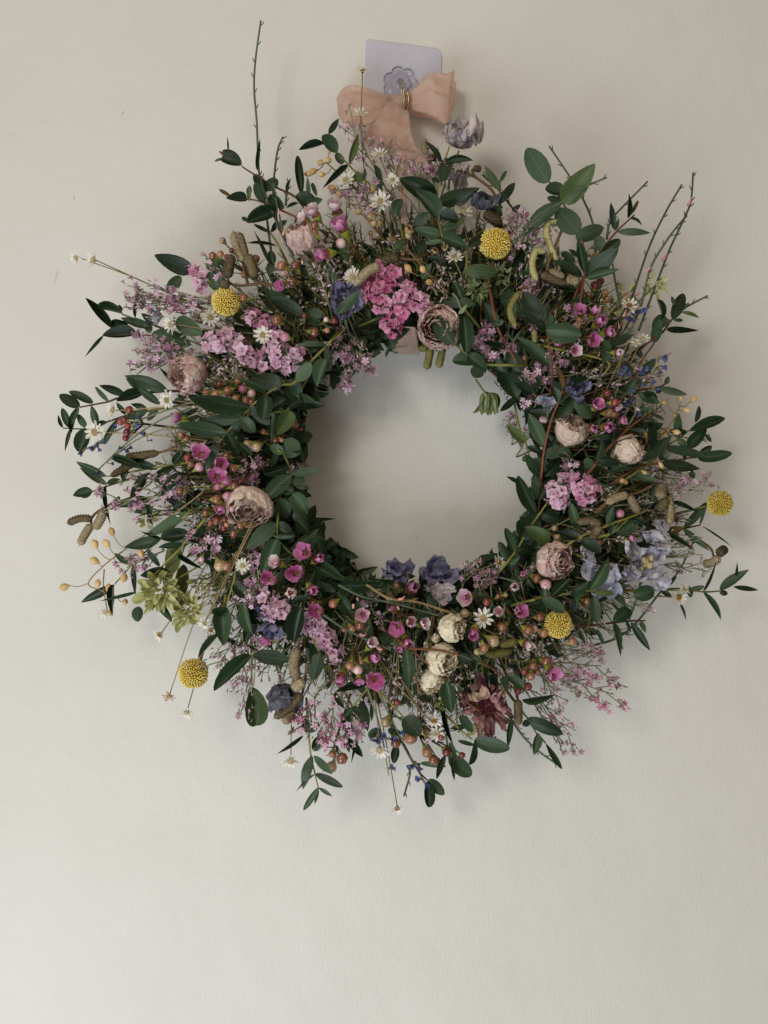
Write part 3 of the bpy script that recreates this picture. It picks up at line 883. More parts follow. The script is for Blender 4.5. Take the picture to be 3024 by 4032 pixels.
# ------------------------------------------------------------------ eucalyptus
# (tile, stem material, height above the leaf surface, stems, leaves: base x y, tip x y, width[, flag])
G, RD, BR, OR = STEMG, STEMR, STEMB, STEMR
EUC = [
 ('A', RD, .000, [[(1560, 425), (1350, 385), (1000, 408), (800, 390)]],
  [(940, 385, 1330, 490, 165), (1170, 260, 1400, 385, 160), (1400, 400, 1640, 420, 120), (800, 390, 495, 425, 130), (490, 410, 315, 605, 32), (950, 330, 660, 245, 85), (935, 375, 885, 255, 85), (1000, 300, 830, 200, 70)]),
 ('A', G, -.006, [[(1100, 360), (880, 280), (780, 250), (665, 205)]],
  [(580, 345, 320, 65, 85), (672, 205, 420, 145, 95), (672, 170, 618, 128, 50), (790, 240, 818, -30, 40), (730, 320, 555, 295, 90), (765, 265, 640, 350, 60)]),
 ('A', BR, .002, [[(1250, 920), (930, 935), (720, 980), (620, 992), (530, 1025), (400, 1050), (270, 1075)]],
  [(270, 1070, 80, 960, 108), (395, 1035, 170, 922, 80), (540, 1020, 390, 890, 48), (695, 965, 455, 865, 78), (870, 940, 615, 1035, 112), (1090, 920, 735, 772, 122), (835, 920, 700, 800, 52), (1030, 1050, 790, 860, 80), (265, 1080, 185, 1240, 55), (425, 1245, 382, 1062, 72), (1240, 930, 1070, 700, 60), (1200, 900, 1010, 700, 45)]),
 ('A', G, .000, [[(1420, 1000), (1250, 1050), (900, 1110), (700, 1155), (500, 1220), (330, 1275), (115, 1270)]],
  [(185, 1270, 100, 1080, 70), (115, 1265, 65, 1148, 34), (185, 1275, 130, 1490, 38), (340, 1265, 245, 1140, 68), (195, 1315, 262, 1085, 58), (900, 1110, 690, 1195, 92), (700, 1145, 610, 1030, 48), (525, 1220, 425, 1262, 58), (345, 1275, 280, 1495, 150), (500, 1420, 620, 1185, 58), (900, 1100, 755, 1040, 60), (1000, 1085, 900, 1200, 70)]),
 ('A', G, .002, [[(1300, 1590), (1150, 1610), (900, 1650), (700, 1690), (520, 1720)]],
  [(1000, 1650, 700, 1560, 80), (860, 1650, 570, 1540, 80), (520, 1720, 235, 1580, 80), (1150, 1610, 1250, 1480, 80), (1150, 1620, 930, 1720, 70)]),
 ('B', G, .016, [[(1440, -30), (1390, 25), (1240, 180), (1090, 370), (970, 395), (820, 482), (700, 580), (600, 690), (460, 835), (380, 928)]],
  [(1390, 22, 1120, -5, 60), (1390, 25, 1425, 270, 75), (1240, 182, 1115, 365, 140), (1390, 150, 1290, 410, 130), (970, 390, 690, 330, 165), (820, 482, 560, 320, 60), (825, 490, 795, 705, 155), (680, 605, 130, 500, 165), (680, 600, 862, 765, 105), (590, 700, 490, 628, 72), (600, 690, 715, 840, 120), (570, 715, 190, 735, 110), (460, 840, 10, 780, 145), (462, 838, 570, 1040, 108), (382, 930, 250, 1172, 110), (580, 740, 470, 880, 95), (575, 940, 695, 1050, 78), (1245, 180, 1080, 205, 40)]),
 ('B', G, .010, [[(1180, 380), (1040, 610), (900, 650), (820, 715)]],
  [(1015, 345, 1120, 535, 165), (1010, 520, 870, 605, 120), (1140, 520, 1030, 600, 90), (1060, 640, 910, 870, 150), (900, 650, 875, 940, 48), (1150, 480, 1275, 545, 50), (1130, 480, 1210, 640, 20)]),
 ('B', G, .012, [[(930, 1000), (990, 1040), (1050, 1200), (1075, 1400), (1085, 1580)]],
  [(1050, 1222, 1350, 1185, 80), (1050, 1240, 805, 1455, 155), (1045, 1150, 800, 1225, 85), (1085, 1330, 1235, 1350, 55), (1075, 1310, 1185, 1265, 90), (1080, 1400, 1210, 1600, 165), (1070, 1390, 948, 1335, 100), (1085, 1565, 1195, 1680, 120), (1220, 1640, 1470, 1645, 38), (990, 1040, 1148, 985, 120), (985, 1030, 875, 960, 90), (1060, 960, 925, 1030, 80), (1000, 900, 1140, 1000, 120)]),
 ('B', RD, .008, [[(950, 1430), (945, 1540), (938, 1660), (930, 1780)]],
  [(950, 1450, 1030, 1640, 130), (945, 1520, 850, 1640, 120), (940, 1660, 1040, 1800, 150), (935, 1700, 830, 1820, 110)]),
 ('C', G, .000, [[(760, 80), (620, 120), (500, 160), (388, 202)]],
  [(385, 195, 215, 242, 92), (385, 190, 262, 245, 85), (525, 138, 285, -5, 70), (520, 150, 535, 500, 44), (690, -60, 680, 122, 80), (650, 90, 530, 135, 48)]),
 ('C', G, .004, [[(1290, 30), (1040, 190), (915, 288)]],
  [(920, 282, 585, 328, 105), (900, 300, 808, 412, 88), (918, 292, 945, 522, 52), (900, 30, 735, 275, 92), (1285, 40, 1010, 240, 105), (1040, 190, 1170, 330, 70), (1100, 130, 960, 60, 80)]),
 ('C', G, .002, [[(1300, 390), (1160, 520), (1030, 640), (900, 750), (765, 880), (600, 1062)]],
  [(1280, 400, 915, 615, 105), (1025, 642, 718, 735, 118), (1030, 640, 832, 572, 28), (752, 882, 588, 782, 54), (770, 882, 790, 1180, 52), (600, 1070, 288, 1228, 88), (592, 1070, 585, 1372, 52), (900, 750, 1020, 900, 60), (1300, 600, 1040, 640, 128), (1290, 590, 1400, 692, 78)]),
 ('C', G, .010, [[(1440, 460), (1305, 615), (1180, 760), (1040, 900), (900, 1080), (828, 1240)]],
  [(825, 1275, 798, 1418, 112), (1200, 785, 1440, 935, 48), (955, 1200, 1145, 1422, 72), (800, 1140, 448, 1226, 34), (1100, 950, 850, 975, 125), (1305, 605, 1450, 540, 100), (1230, 700, 1000, 720, 60)]),
 ('K', G, .008, [[(1110, -120), (1065, 70), (1048, 300), (1040, 430), (1050, 722)]],
  [(1040, 432, 690, 757, 132), (1055, 422, 1422, 475, 140), (1058, 722, 1085, 1092, 212), (1068, 70, 1160, 150, 60), (1100, 130, 900, -60, 110), (1070, 60, 980, 290, 120)]),
 ('K', STEMG, .006, [[(800, -120), (775, 50), (757, 222)]],
  [(765, -10, 790, 345, 168), (750, 225, 548, 462, 58), (770, 222, 1100, 392, 34), (835, 8, 665, 20, 58)]),
 ('K', STEMD, .016, [[(1640, -230), (1570, -120), (1520, -20)]],
  [(1515, -25, 1425, 315, 175), (1560, -100, 1440, -90, 70)]),
 ('L', G, .006, [[(500, 640), (510, 790), (530, 1000), (570, 1180), (602, 1320)]],
  [(545, 1008, 435, 1325, 98), (560, 1008, 742, 1178, 88), (575, 1178, 832, 1298, 80), (568, 1182, 375, 1335, 24), (600, 1308, 460, 1522, 58), (600, 1312, 568, 1462, 34), (604, 1308, 732, 1382, 38), (460, 818, 205, 1006, 38), (512, 780, 435, 640, 85), (510, 790, 610, 700, 70), (590, 830, 570, 970, 100), (600, 850, 680, 800, 120)]),
 ('L', G, .014, [[(560, -60), (615, 50)], [(540, 300), (575, 360)]], [(618, 50, 540, 302, 148), (500, 0, 520, 150, 50)]),
 ('L', G, .012, [[(980, 180), (1055, 345), (1020, 430), (915, 560)], [(1100, 355), (1250, 490), (1400, 655)]],
  [(1048, 335, 770, 405, 68), (1398, 650, 1555, 815, 178), (915, 558, 830, 640, 60)]),
 ('L', STEMR, -.002, [[(760, 250), (860, 440), (990, 700), (1010, 760)]],
  [(1000, 490, 1060, 785, 102), (1090, 520, 1108, 705, 40), (760, 400, 860, 560, 60), (870, 838, 1008, 1012, 72), (1008, 755, 905, 1086, 34), (830, 640, 905, 825, 100), (1060, 810, 1195, 790, 135), (960, 540, 880, 690, 130), (870, 880, 890, 980, 40), (900, 740, 1000, 830, 60)]),
 ('L', G, -.004, [[(1290, 620), (1280, 800), (1335, 915)]], [(1335, 915, 1302, 1080, 80), (1250, 760, 1380, 800, 70)]),
 ('M', STEMR, .022, [[(-60, 60), (20, 120), (200, 270), (370, 440), (520, 590), (690, 722)]], [(375, 432, 430, 708, 145)]),
 ('M', STEMR, .024, [[(0, 90), (20, 125), (300, 140), (500, 192), (720, 272), (905, 385)]],
  [(495, 185, 608, 240, 92), (600, 215, 705, 255, 40), (908, 380, 942, 532, 68), (948, 375, 1085, 492, 90), (718, 278, 775, 545, 26)]),
 ('M', STEMR, .020, [[(0, 110), (60, 320), (140, 570)]], [(-10, 95, 40, 505, 130)]),
 ('M', G, .006, [[(420, 800), (520, 900), (615, 975)]],
  [(632, 985, 962, 1062, 145), (640, 975, 588, 1242, 66), (500, 750, 625, 905, 90), (560, 850, 420, 870, 50), (480, 985, 640, 1030, 40), (740, 1045, 840, 945, 60)]),
 ('M', G, .006, [[(1040, 660), (1100, 740), (1135, 785), (1220, 930)], [(1220, 925), (1300, 1010)]],
  [(1128, 782, 1445, 945, 132), (1225, 928, 1180, 1115, 88), (1300, 1010, 1442, 1232, 56), (1075, 602, 1395, 545, 62), (985, 770, 945, 1055, 56), (1130, 790, 1090, 850, 70), (930, 700, 1000, 780, 50)]),
 ('M', STEMD, .004, [[(300, 640), (350, 800), (380, 1000), (400, 1120)]],
  [(350, 650, 438, 1040, 42), (398, 1120, 612, 1332, 150), (365, 1120, 265, 1342, 62), (430, 1130, 448, 1365, 36), (130, 1195, 370, 1222, 58), (400, 1000, 470, 1150, 50)]),
 ('M', STEMB, .004, [[(-30, 1020), (40, 1150), (120, 1280), (195, 1355)]], [(198, 1358, 215, 1612, 102), (205, 1350, 358, 1492, 100)]),
 ('N', G, .004, [[(-120, 720), (200, 690), (600, 672), (800, 660), (1030, 690), (1190, 682)]],
  [(1190, 672, 1456, 472, 95), (1320, 640, 1558, 672, 50), (1335, 530, 1360, 400, 24), (1190, 688, 1268, 715, 56), (1030, 692, 1236, 977, 60), (1030, 680, 1166, 400, 30), (905, 745, 912, 628, 70), (1045, 637, 870, 685, 52), (620, 680, 772, 538, 50), (620, 682, 722, 742, 52), (360, 725, 558, 675, 150), (155, 692, 298, 822, 80), (795, 800, 867, 970, 18), (200, 690, 300, 580, 60), (110, 700, -30, 780, 80)]),
 ('N', RD, .002, [[(-200, 1030), (0, 1010), (155, 990), (320, 972), (470, 970)]],
  [(155, 985, 318, 848, 130), (160, 990, 222, 1322, 66), (330, 980, 518, 1260, 75), (420, 965, 475, 1086, 50), (280, 970, 336, 1078, 36), (0, 1050, 62, 1195, 40), (212, 872, 140, 798, 40), (10, 690, -30, 1005, 130), (-200, 1030, -110, 1200, 50)]),
 ('O', G, .006, [[(300, 940), (520, 790), (680, 630), (790, 560), (890, 482)]],
  [(890, 490, 1217, 385, 110), (950, 402, 990, 240, 50), (870, 650, 1060, 450, 120), (785, 552, 788, 310, 88), (870, 492, 690, 482, 60), (1050, 512, 1112, 592, 40), (650, 642, 1042, 720, 90), (780, 570, 882, 622, 70), (418, 780, 720, 535, 118), (650, 672, 640, 772, 100)]),
 ('O', RD, .004, [[(200, 960), (420, 825), (620, 795), (860, 752), (985, 740)]],
  [(980, 752, 1312, 700, 108), (1000, 690, 1116, 630, 70), (870, 750, 818, 718, 30), (622, 792, 987, 852, 115), (500, 400, 505, 690, 90), (870, 872, 948, 942, 60), (410, 790, 120, 872, 110), (300, 890, 572, 982, 80), (570, 982, 510, 1252, 100), (640, 880, 640, 1000, 18), (600, 850, 716, 918, 20)]),
 ('O', G, .004, [[(30, 1460), (100, 1392), (310, 1322), (500, 1250)], [(0, 1545), (120, 1490), (220, 1370)]],
  [(318, 1325, 612, 1472, 60), (120, 1400, 150, 1200, 70), (190, 1460, 370, 1390, 130), (735, 1172, 987, 1266, 48), (500, 1250, 560, 1120, 60)]),
 ('O', OR, .003, [[(440, 1500), (620, 1480), (840, 1430), (1000, 1398)]],
  [(835, 1422, 1056, 1170, 92), (1000, 1398, 1085, 1125, 28), (1010, 1402, 1297, 1602, 16), (835, 1430, 1100, 1652, 60), (625, 1470, 952, 1652, 52), (632, 1472, 842, 1412, 88, 'b')]),
 ('Q', RD, .012, [[(0, 780), (0, 780)]], []),
 ('O', RD, .010, [[(-30, 830), (0, 785), (150, 610), (310, 460), (430, 370), (520, 325), (625, 290)]],
  [(430, 372, 430, 208, 40), (450, 380, 562, 374, 45), (530, 322, 677, 374, 34), (405, 300, 542, 260, 50), (160, 605, 482, 552, 68), (150, 605, 190, 358, 58), (330, 462, 492, 492, 44), (0, 765, 240, 775, 68), (535, 320, 545, 230, 16)]),
 ('R', RD, .004, [[(560, 1800), (720, 1690), (790, 1600), (880, 1480), (960, 1430)]],
  [(825, 1555, 932, 1310, 110), (850, 1430, 813, 1340, 40), (908, 1490, 1097, 1527, 42), (920, 1472, 982, 1400, 30), (830, 1560, 926, 1570, 34), (732, 1552, 685, 1370, 46), (640, 1665, 782, 1530, 130), (770, 1650, 1075, 1662, 60)]),
 ('Q', RD, .002, [[(1240, 1100), (1330, 950), (1420, 790), (1480, 650), (1600, 480)]],
  [(1600, 475, 1650, 255, 100), (1450, 782, 1612, 640, 90), (1482, 612, 1430, 520, 50), (1412, 772, 1300, 648, 68), (1320, 955, 1410, 825, 115), (1480, 942, 1652, 1042, 80), (1370, 890, 1240, 960, 90), (1420, 860, 1540, 830, 50)]),
 ('O', RD, .002, [[(250, 150), (420, 90), (590, 62), (700, 10)]],
  [(400, 115, 615, 230, 92), (595, 62, 878, 140, 80), (605, 70, 588, 122, 50), (310, 70, 402, 112, 60), (655, 25, 690, -40, 50)]),
 ('P', RD, .014, [[(905, 1640), (940, 1400), (965, 1250), (930, 1020), (880, 900), (760, 680), (700, 580), (622, 462)]],
  [(612, 472, 410, 150, 200), (772, 570, 585, 545, 150), (750, 662, 1048, 300, 205), (740, 655, 362, 912, 150), (735, 650, 602, 612, 70), (900, 942, 690, 720, 215), (868, 990, 1182, 880, 142)]),
 ('P', STEMR, .008, [[(820, 1640), (930, 1380), (1090, 1130), (1250, 930), (1400, 788)]],
  [(1240, 922, 1180, 650, 60), (1250, 912, 1272, 800, 28), (1350, 802, 1360, 568, 44), (1380, 772, 1442, 650, 34, 'b'), (1370, 806, 1505, 862, 24), (1392, 800, 1422, 768, 18, 'b'), (1260, 932, 1567, 930, 70), (1100, 1112, 1080, 960, 108), (1110, 1132, 1278, 1000, 108), (960, 1352, 1268, 1080, 180), (960, 1362, 1282, 1278, 68), (1010, 1202, 1072, 1108, 40, 'b'), (952, 1312, 890, 1000, 92), (930, 1352, 668, 1198, 110)]),
 ('P', G, .000, [[(1000, 1560), (920, 1440), (870, 1250)]],
  [(860, 1232, 735, 1140, 100), (882, 1162, 795, 1095, 48), (900, 1480, 620, 1425, 60), (800, 1400, 740, 1280, 70)]),
 ('P', STEMG, .002, [[(165, 800), (155, 650), (165, 540), (162, 455)]],
  [(160, 542, 24, 322, 80), (162, 462, 226, 358, 38), (160, 672, 326, 428, 80), (165, 800, 58, 650, 92), (280, 742, 356, 678, 50)]),
 ('Q', STEMR, .016, [[(640, 900), (650, 830), (635, 600), (600, 350), (572, 205)]],
  [(560, 280, 375, 10, 185), (570, 250, 305, 215, 150), (578, 205, 602, 100, 58), (590, 360, 930, 395, 185), (605, 360, 640, 200, 80)]),
 ('Q', RD, .010, [[(40, -80), (70, 0), (140, 330), (240, 510), (360, 740), (430, 880), (490, 960), (530, 1050)]],
  [(130, 292, -5, 100, 108), (140, 312, 182, 268, 48), (150, 310, 85, 300, 40), (362, 742, 230, 530, 118), (462, 952, 300, 850, 90), (482, 952, 530, 780, 40), (250, 522, 372, 340, 40), (215, 520, -10, 470, 60), (360, 745, 410, 850, 60)]),
 ('Q', OR, .014, [[(550, 1700), (580, 1450), (640, 1200), (700, 1050), (750, 900), (795, 800)]],
  [(702, 1032, 620, 850, 90), (660, 1222, 880, 970, 108), (580, 1442, 430, 1130, 128), (740, 902, 690, 680, 56, 'b'), (780, 882, 985, 800, 60), (760, 912, 640, 830, 50), (600, 1140, 438, 1110, 68), (602, 1182, 600, 1040, 30), (1005, 1182, 880, 990, 128), (640, 1210, 790, 1230, 60), (600, 1470, 700, 1540, 120)]),
 ('Q', G, .006, [[(640, 520), (1150, 640), (1145, 760)]], [(1150, 652, 1148, 440, 110), (1195, 492, 1412, 395, 80), (635, 702, 318, 420, 128), (1000, 80, 810, 110, 60)]),
 ('Q', OR, .004, [[(-60, 650), (0, 692), (100, 760), (310, 965)]],
  [(318, 985, 190, 690, 205), (330, 962, 155, 1128, 66), (-20, 690, -80, 800, 130), (20, 700, -60, 600, 90)]),
 ('Q', STEMG, .002, [[(300, 1050), (340, 1250), (400, 1400), (440, 1540)]], [(400, 1395, 222, 1250, 108), (420, 1440, 540, 1500, 60), (440, 1560, 370, 1550, 60), (460, 1560, 590, 1700, 90)]),
 ('Q', STEMR, .008, [[(1010, 1660), (1200, 1420), (1380, 1270)]], [(1050, 1560, 1115, 1370, 85), (1210, 1402, 1252, 1170, 48), (1050, 1600, 1300, 1585, 80), (1020, 1640, 960, 1560, 90)]),
 ('X', STEMR, .006, [[(330, 0), (310, 240), (280, 520), (230, 650)]],
  [(320, 190, 150, -30, 110), (335, 180, 520, -10, 90), (100, 240, -10, 180, 40), (260, 520, 92, 172, 125), (290, 400, 405, 195, 90), (270, 400, 240, 200, 70), (275, 530, 110, 760, 160), (300, 530, 520, 600, 110), (660, 170, 760, 0, 90), (690, 180, 640, 60, 80), (860, 290, 1040, 330, 110), (690, 210, 880, 60, 90)]),
 ('X', G, .012, [[(-40, 1020), (70, 880), (220, 640), (370, 420)]],
  [(160, 770, 300, 610, 100), (380, 800, 155, 650, 145), (60, 880, -25, 660, 80), (70, 890, 235, 830, 80), (0, 960, -70, 800, 80), (20, 1000, 110, 930, 60)]),
 ('X', G, .012, [[(510, 850), (660, 750), (780, 700), (1000, 610), (1140, 565), (1310, 490)], [(670, 765), (850, 745), (1000, 690), (1120, 580)]],
  [(660, 750, 480, 705, 92), (680, 770, 870, 880, 120), (930, 640, 985, 450, 70), (960, 720, 985, 610, 56), (1020, 700, 1190, 600, 110), (590, 430, 660, 700, 90), (1310, 480, 1400, 240, 75), (1140, 570, 1420, 700, 70)]),
 ('X', G, .016, [[(190, 1345), (330, 1310), (560, 1270), (760, 1245), (1000, 1260)]],
  [(760, 1240, 950, 945, 120), (600, 1250, 640, 1400, 70), (800, 1290, 830, 1560, 105), (820, 1265, 1010, 1270, 60), (400, 1300, 590, 1130, 100), (330, 1310, 350, 1180, 60), (570, 1260, 760, 1160, 100), (320, 1320, 540, 1440, 110), (340, 1350, 180, 1380, 70)]),
 ('G', G, .012, [[(700, -60), (690, 120), (700, 180), (800, 290), (925, 400)]],
  [(690, 20, 410, 245, 150), (690, 170, 550, 500, 160), (700, 10, 830, 200, 120), (870, -30, 1005, 135, 80), (1080, 75, 810, 285, 75), (925, 400, 940, 590, 85), (820, 320, 665, 720, 85), (1010, 140, 1145, 185, 70), (1060, 190, 1110, 300, 100), (650, 140, 860, 150, 50)]),
 ('G', STEMD, .008, [[(900, 330), (1060, 400), (1200, 480), (1390, 560)]],
  [(970, 390, 1345, 595, 125), (1040, 580, 1240, 660, 75), (1270, 610, 1660, 590, 115), (1250, 485, 1395, 418, 28), (1245, 490, 1240, 430, 18), (1250, 660, 1415, 920, 95)]),
 ('G', G, .010, [[(300, 480), (280, 590), (200, 830)], [(470, 880), (480, 700)]],
  [(280, 590, 470, 770, 110), (430, 790, 560, 970, 55), (240, 820, 80, 855, 60), (390, 760, 440, 1080, 130), (640, 600, 700, 480, 50)]),
 ('T', G, .016, [[(1000, 1700), (1000, 1560), (1005, 1420), (1040, 1280), (1080, 1180), (1112, 1085)]],
  [(985, 1562, 645, 1392, 180), (1005, 1602, 1372, 1492, 150), (1042, 1232, 915, 1015, 60), (1060, 1252, 1335, 1225, 38), (1010, 1400, 945, 1385, 48), (1100, 1190, 1040, 1410, 115), (1165, 1622, 1342, 1508, 90)]),
 ('S', G, .016, [[(1060, 560), (1030, 430), (1005, 330), (1000, 130)]],
  [(1000, 335, 800, 60, 170), (1020, 310, 1195, 335, 130), (1045, 468, 1255, 330, 100), (1030, 492, 788, 432, 108), (1045, 500, 1285, 605, 115), (790, 400, 915, 280, 105), (1050, 450, 1190, 400, 70)]),
 ('S', G, .010, [[(1270, 830), (1280, 600), (1290, 560)], [(700, 600), (640, 330)]],
  [(1290, 592, 1512, 460, 98), (608, 308, 652, 128, 108), (590, 632, 712, 520, 90), (1252, 822, 1545, 835, 140), (815, 640, 895, 540, 100), (880, 562, 1055, 542, 48), (900, 700, 1060, 760, 60), (860, 900, 950, 760, 80)]),
 ('S', STEMG, .008, [[(1370, 1320), (1250, 1160), (1180, 930)]],
  [(1230, 1082, 1150, 930, 100), (1360, 1132, 990, 1090, 118), (1530, 1312, 1430, 1120, 118), (1600, 1290, 1505, 1330, 60)]),
 ('S', G, .034, [[(1680, 1700), (1420, 1690), (1280, 1600), (1150, 1505)]],
  [(1150, 1505, 965, 1250, 165), (1272, 1592, 1250, 1240, 140), (1140, 1660, 1445, 1640, 145), (1290, 1610, 1470, 1760, 120)]),
 ('S', STEMG, .010, [[(380, 1290), (480, 1250), (620, 1200)]], [(60, 1225, 292, 1010, 98, 'f'), (410, 1292, 525, 1228, 48), (372, 1262, 330, 1160, 48), (548, 1492, 775, 1245, 128)]),
 ('U', RD, .004, [[(900, 1720), (790, 1655), (690, 1610), (470, 1482), (360, 1410)]],
  [(360, 1400, 178, 1345, 138), (350, 1390, 168, 1238, 110), (182, 1335, 105, 1357, 24), (192, 1302, 150, 1270, 28, 'b'), (235, 1262, 226, 1130, 18), (692, 1602, 555, 1535, 150), (582, 1662, 480, 1445, 100), (505, 1450, 535, 1150, 38), (420, 1680, 435, 1590, 50)]),
 ('U', G, .006, [[(1640, 1640), (1500, 1530), (1400, 1440), (1245, 1278)]],
  [(1245, 1285, 1120, 1098, 128), (1130, 1202, 888, 1284, 78), (1170, 1112, 1266, 968, 58), (1240, 1285, 1300, 1392, 78), (1362, 1392, 1460, 1078, 64), (1350, 1402, 1113, 1617, 58), (1502, 1532, 1388, 1540, 110), (1502, 1522, 1516, 1430, 38), (1660, 1660, 1600, 1370, 60)]),
 ('U', STEMD, .004, [[(960, 1900), (930, 1760), (915, 1640)]], [(918, 1670, 878, 1288, 78), (985, 1700, 975, 1510, 42), (1060, 1690, 1010, 1548, 42), (960, 1760, 1110, 1720, 90), (780, 1660, 820, 1520, 24)]),
 ('V', RD, .006, [[(1020, 400), (900, 335), (760, 270), (560, 182), (410, 150), (215, 132)]],
  [(410, 150, 212, 160, 100), (262, 125, 158, 62, 34, 'b'), (428, 175, 432, 22, 40), (570, 182, 480, 0, 98), (560, 202, 418, 372, 80), (690, 262, 408, 365, 130), (430, 358, 352, 320, 38), (760, 242, 600, 140, 112), (870, 110, 1045, 250, 160), (930, 252, 850, 385, 48), (890, 190, 780, 245, 30)]),
 ('V', G, .002, [[(720, 620), (690, 560), (620, 460), (560, 420)]],
  [(622, 462, 470, 388, 38), (690, 592, 400, 560, 24), (612, 742, 492, 458, 38), (640, 460, 700, 350, 50), (680, 420, 790, 345, 60), (650, 760, 630, 630, 80), (620, 860, 640, 720, 80)]),
 ('V', STEMD, .000, [[(1300, 1100), (1250, 960)]], [(1240, 942, 1178, 750, 58), (935, 1262, 620, 1100, 148), (980, 1192, 1125, 1335, 165), (1062, 1272, 1295, 1352, 36)]),
 ('V', G, .014, [[(960, 1720), (1020, 1659), (1150, 1525), (1310, 1380)]], [(1140, 1532, 885, 1490, 70), (1142, 1535, 1185, 1660, 58)]),
 ('I', G, -.004, [[(1500, 1500), (1400, 1420), (1290, 1385)]], [(1315, 1392, 968, 1243, 160), (1215, 1440, 1085, 1595, 112), (1640, 1380, 1440, 1310, 150), (1560, 1360, 1545, 1570, 180)]),
 ('D', G, .004, [[(1560, 2560), (1500, 2700), (1460, 2800)]], [(1470, 2560, 1430, 2700, 50), (1500, 2700, 1580, 2790, 45), (1450, 2700, 1380, 2650, 50)]),
 ('D', RD, .006, [[(2230, 2560), (2330, 2600), (2450, 2590)]], [(2330, 2600, 2420, 2545, 24, 'y'), (2330, 2600, 2400, 2650, 20, 'y'), (2420, 2590, 2480, 2570, 22, 'y'), (2400, 2590, 2460, 2620, 18, 'y')]),
]

rl = random.Random(21)
for (t, sm, zo, stems, leaves) in EUC:
    if len(leaves) == 0:
        continue
    k = tk(t)
    first = tp(t, *stems[0][-1])
    xs = [tp(t, l[2], l[3]) for l in leaves]
    c = (sum(x[0] for x in xs) / len(xs), sum(x[1] for x in xs) / len(xs))
    wid = sum(l[4] * k for l in leaves) / len(leaves)
    ratio = sum(l[4] / math.hypot(l[2] - l[0], l[3] - l[1]) for l in leaves) / len(leaves)
    big = max(l[4] for l in leaves) * k
    sh = "round leaved" if ratio > .52 else "narrow leaved" if ratio < .33 else "oval leaved"
    cl = "red stemmed" if sm is STEMR else "brown stemmed" if sm is STEMB else "dark" if sm is STEMD else "green"
    sz = "large " if big > 68 else "small " if big < 36 else ""
    base = tp(t, *stems[0][0])
    e = thing("eucalyptus_sprig", where(c, f"{sz}{sh} {cl} eucalyptus sprig"), "eucalyptus sprig",
              P(base, max(.02, HT(base) + zo)), "eucalyptus sprigs in the wreath")
    mb = MB()
    spts = []
    for q in stems:
        q = [tp(t, *p) for p in q]
        # run the stem on into the wreath
        dx, dy = q[0][0] - q[1][0], q[0][1] - q[1][1]
        d = math.hypot(dx, dy)
        pts = []
        if len(stems) == 1 or q[0] == tp(t, *stems[0][0]):
            ex = (q[0][0] + dx / d * 70, q[0][1] + dy / d * 70)
            if math.hypot(ex[0] - CX, ex[1] - CY) > 460:
                pts.append(P(ex, max(.012, HT(q[0]) + zo - .025)))
        for p in q:
            h = max(.012, HT(p) + zo + .002 * nz(p[0] * .02, p[1] * .02))
            pts.append(P(p, h))
            spts.append((p, h))
        mb.tube(catmull(pts, 5), .0011, .00055, 6)
    part("stem", mb.build("stem", sm), e)
    for l in leaves:
        fl = l[5] if len(l) > 5 else ''
        b, p = tp(t, l[0], l[1]), tp(t, l[2], l[3])
        near = min(spts, key=lambda s: (s[0][0] - b[0]) ** 2 + (s[0][1] - b[1]) ** 2)
        hb = near[1] * .7 + max(.012, HT(b) + zo) * .3 + .0015 + rl.uniform(-.001, .002)
        Lpx = math.hypot(p[0] - b[0], p[1] - b[1])
        rat = l[4] * k / Lpx
        ht = max(.006, hb + Lpx * PX * (rl.uniform(-.30, .34)))
        if fl == 'f':
            hb += .02
            ht = hb + .004
        shape = rl.choice(['round', 'oval']) if rat > .62 else rl.choice(['oval', 'egg']) if rat > .42 else rl.choice(['lance', 'oval', 'lance']) if rat > .2 else 'blade'
        m = {'b': LEAFB, 'y': LEAFY}.get(fl) or (LEAFY if rl.random() < .05 else LEAF)
        part("leaf", leafmesh(shape, m, rl.randint(0, 7)), e,
             leaf_matrix(P(b, hb), P(p, ht), msize(l[4] * k, hb) * 1.03, rl.uniform(-.32, .32)))
        # a short stalk from leaf to stem

# ------------------------------------------------------------------ flower builders
def hub(p, spread=.35):
    """a spot inside the ring that a flower at p could be rooted in"""
    a = math.atan2(CY - p[1], p[0] - CX) + random.uniform(-spread, spread) * .5
    r = min(max(430 + .25 * (math.hypot(p[0] - CX, p[1] - CY) - 430), 500), 640)
    return (CX + r * math.cos(a), CY - r * math.sin(a))


def stalk(parent, root, hr, end, m, r=.0006, via=None, r1=None, name="stem"):
    """root: pixel, end: world point"""
    a = P(root, hr)
    pts = [a]
    for v in (via or []):
        pts.append(v)
    if not via:
        mid = a.lerp(end, .55) + Vector((random.uniform(-.004, .004), -.003, random.uniform(-.004, .004)))
        pts.append(mid)
    pts.append(end)
    mb = MB()
    mb.tube(catmull(pts, 5), r, r1 or r * .8, 5)
    return part(name, mb.build(name, m), parent)


MC = {}


def cached(key, fn):
    if key not in MC:
        MC[key] = fn()
    return MC[key]


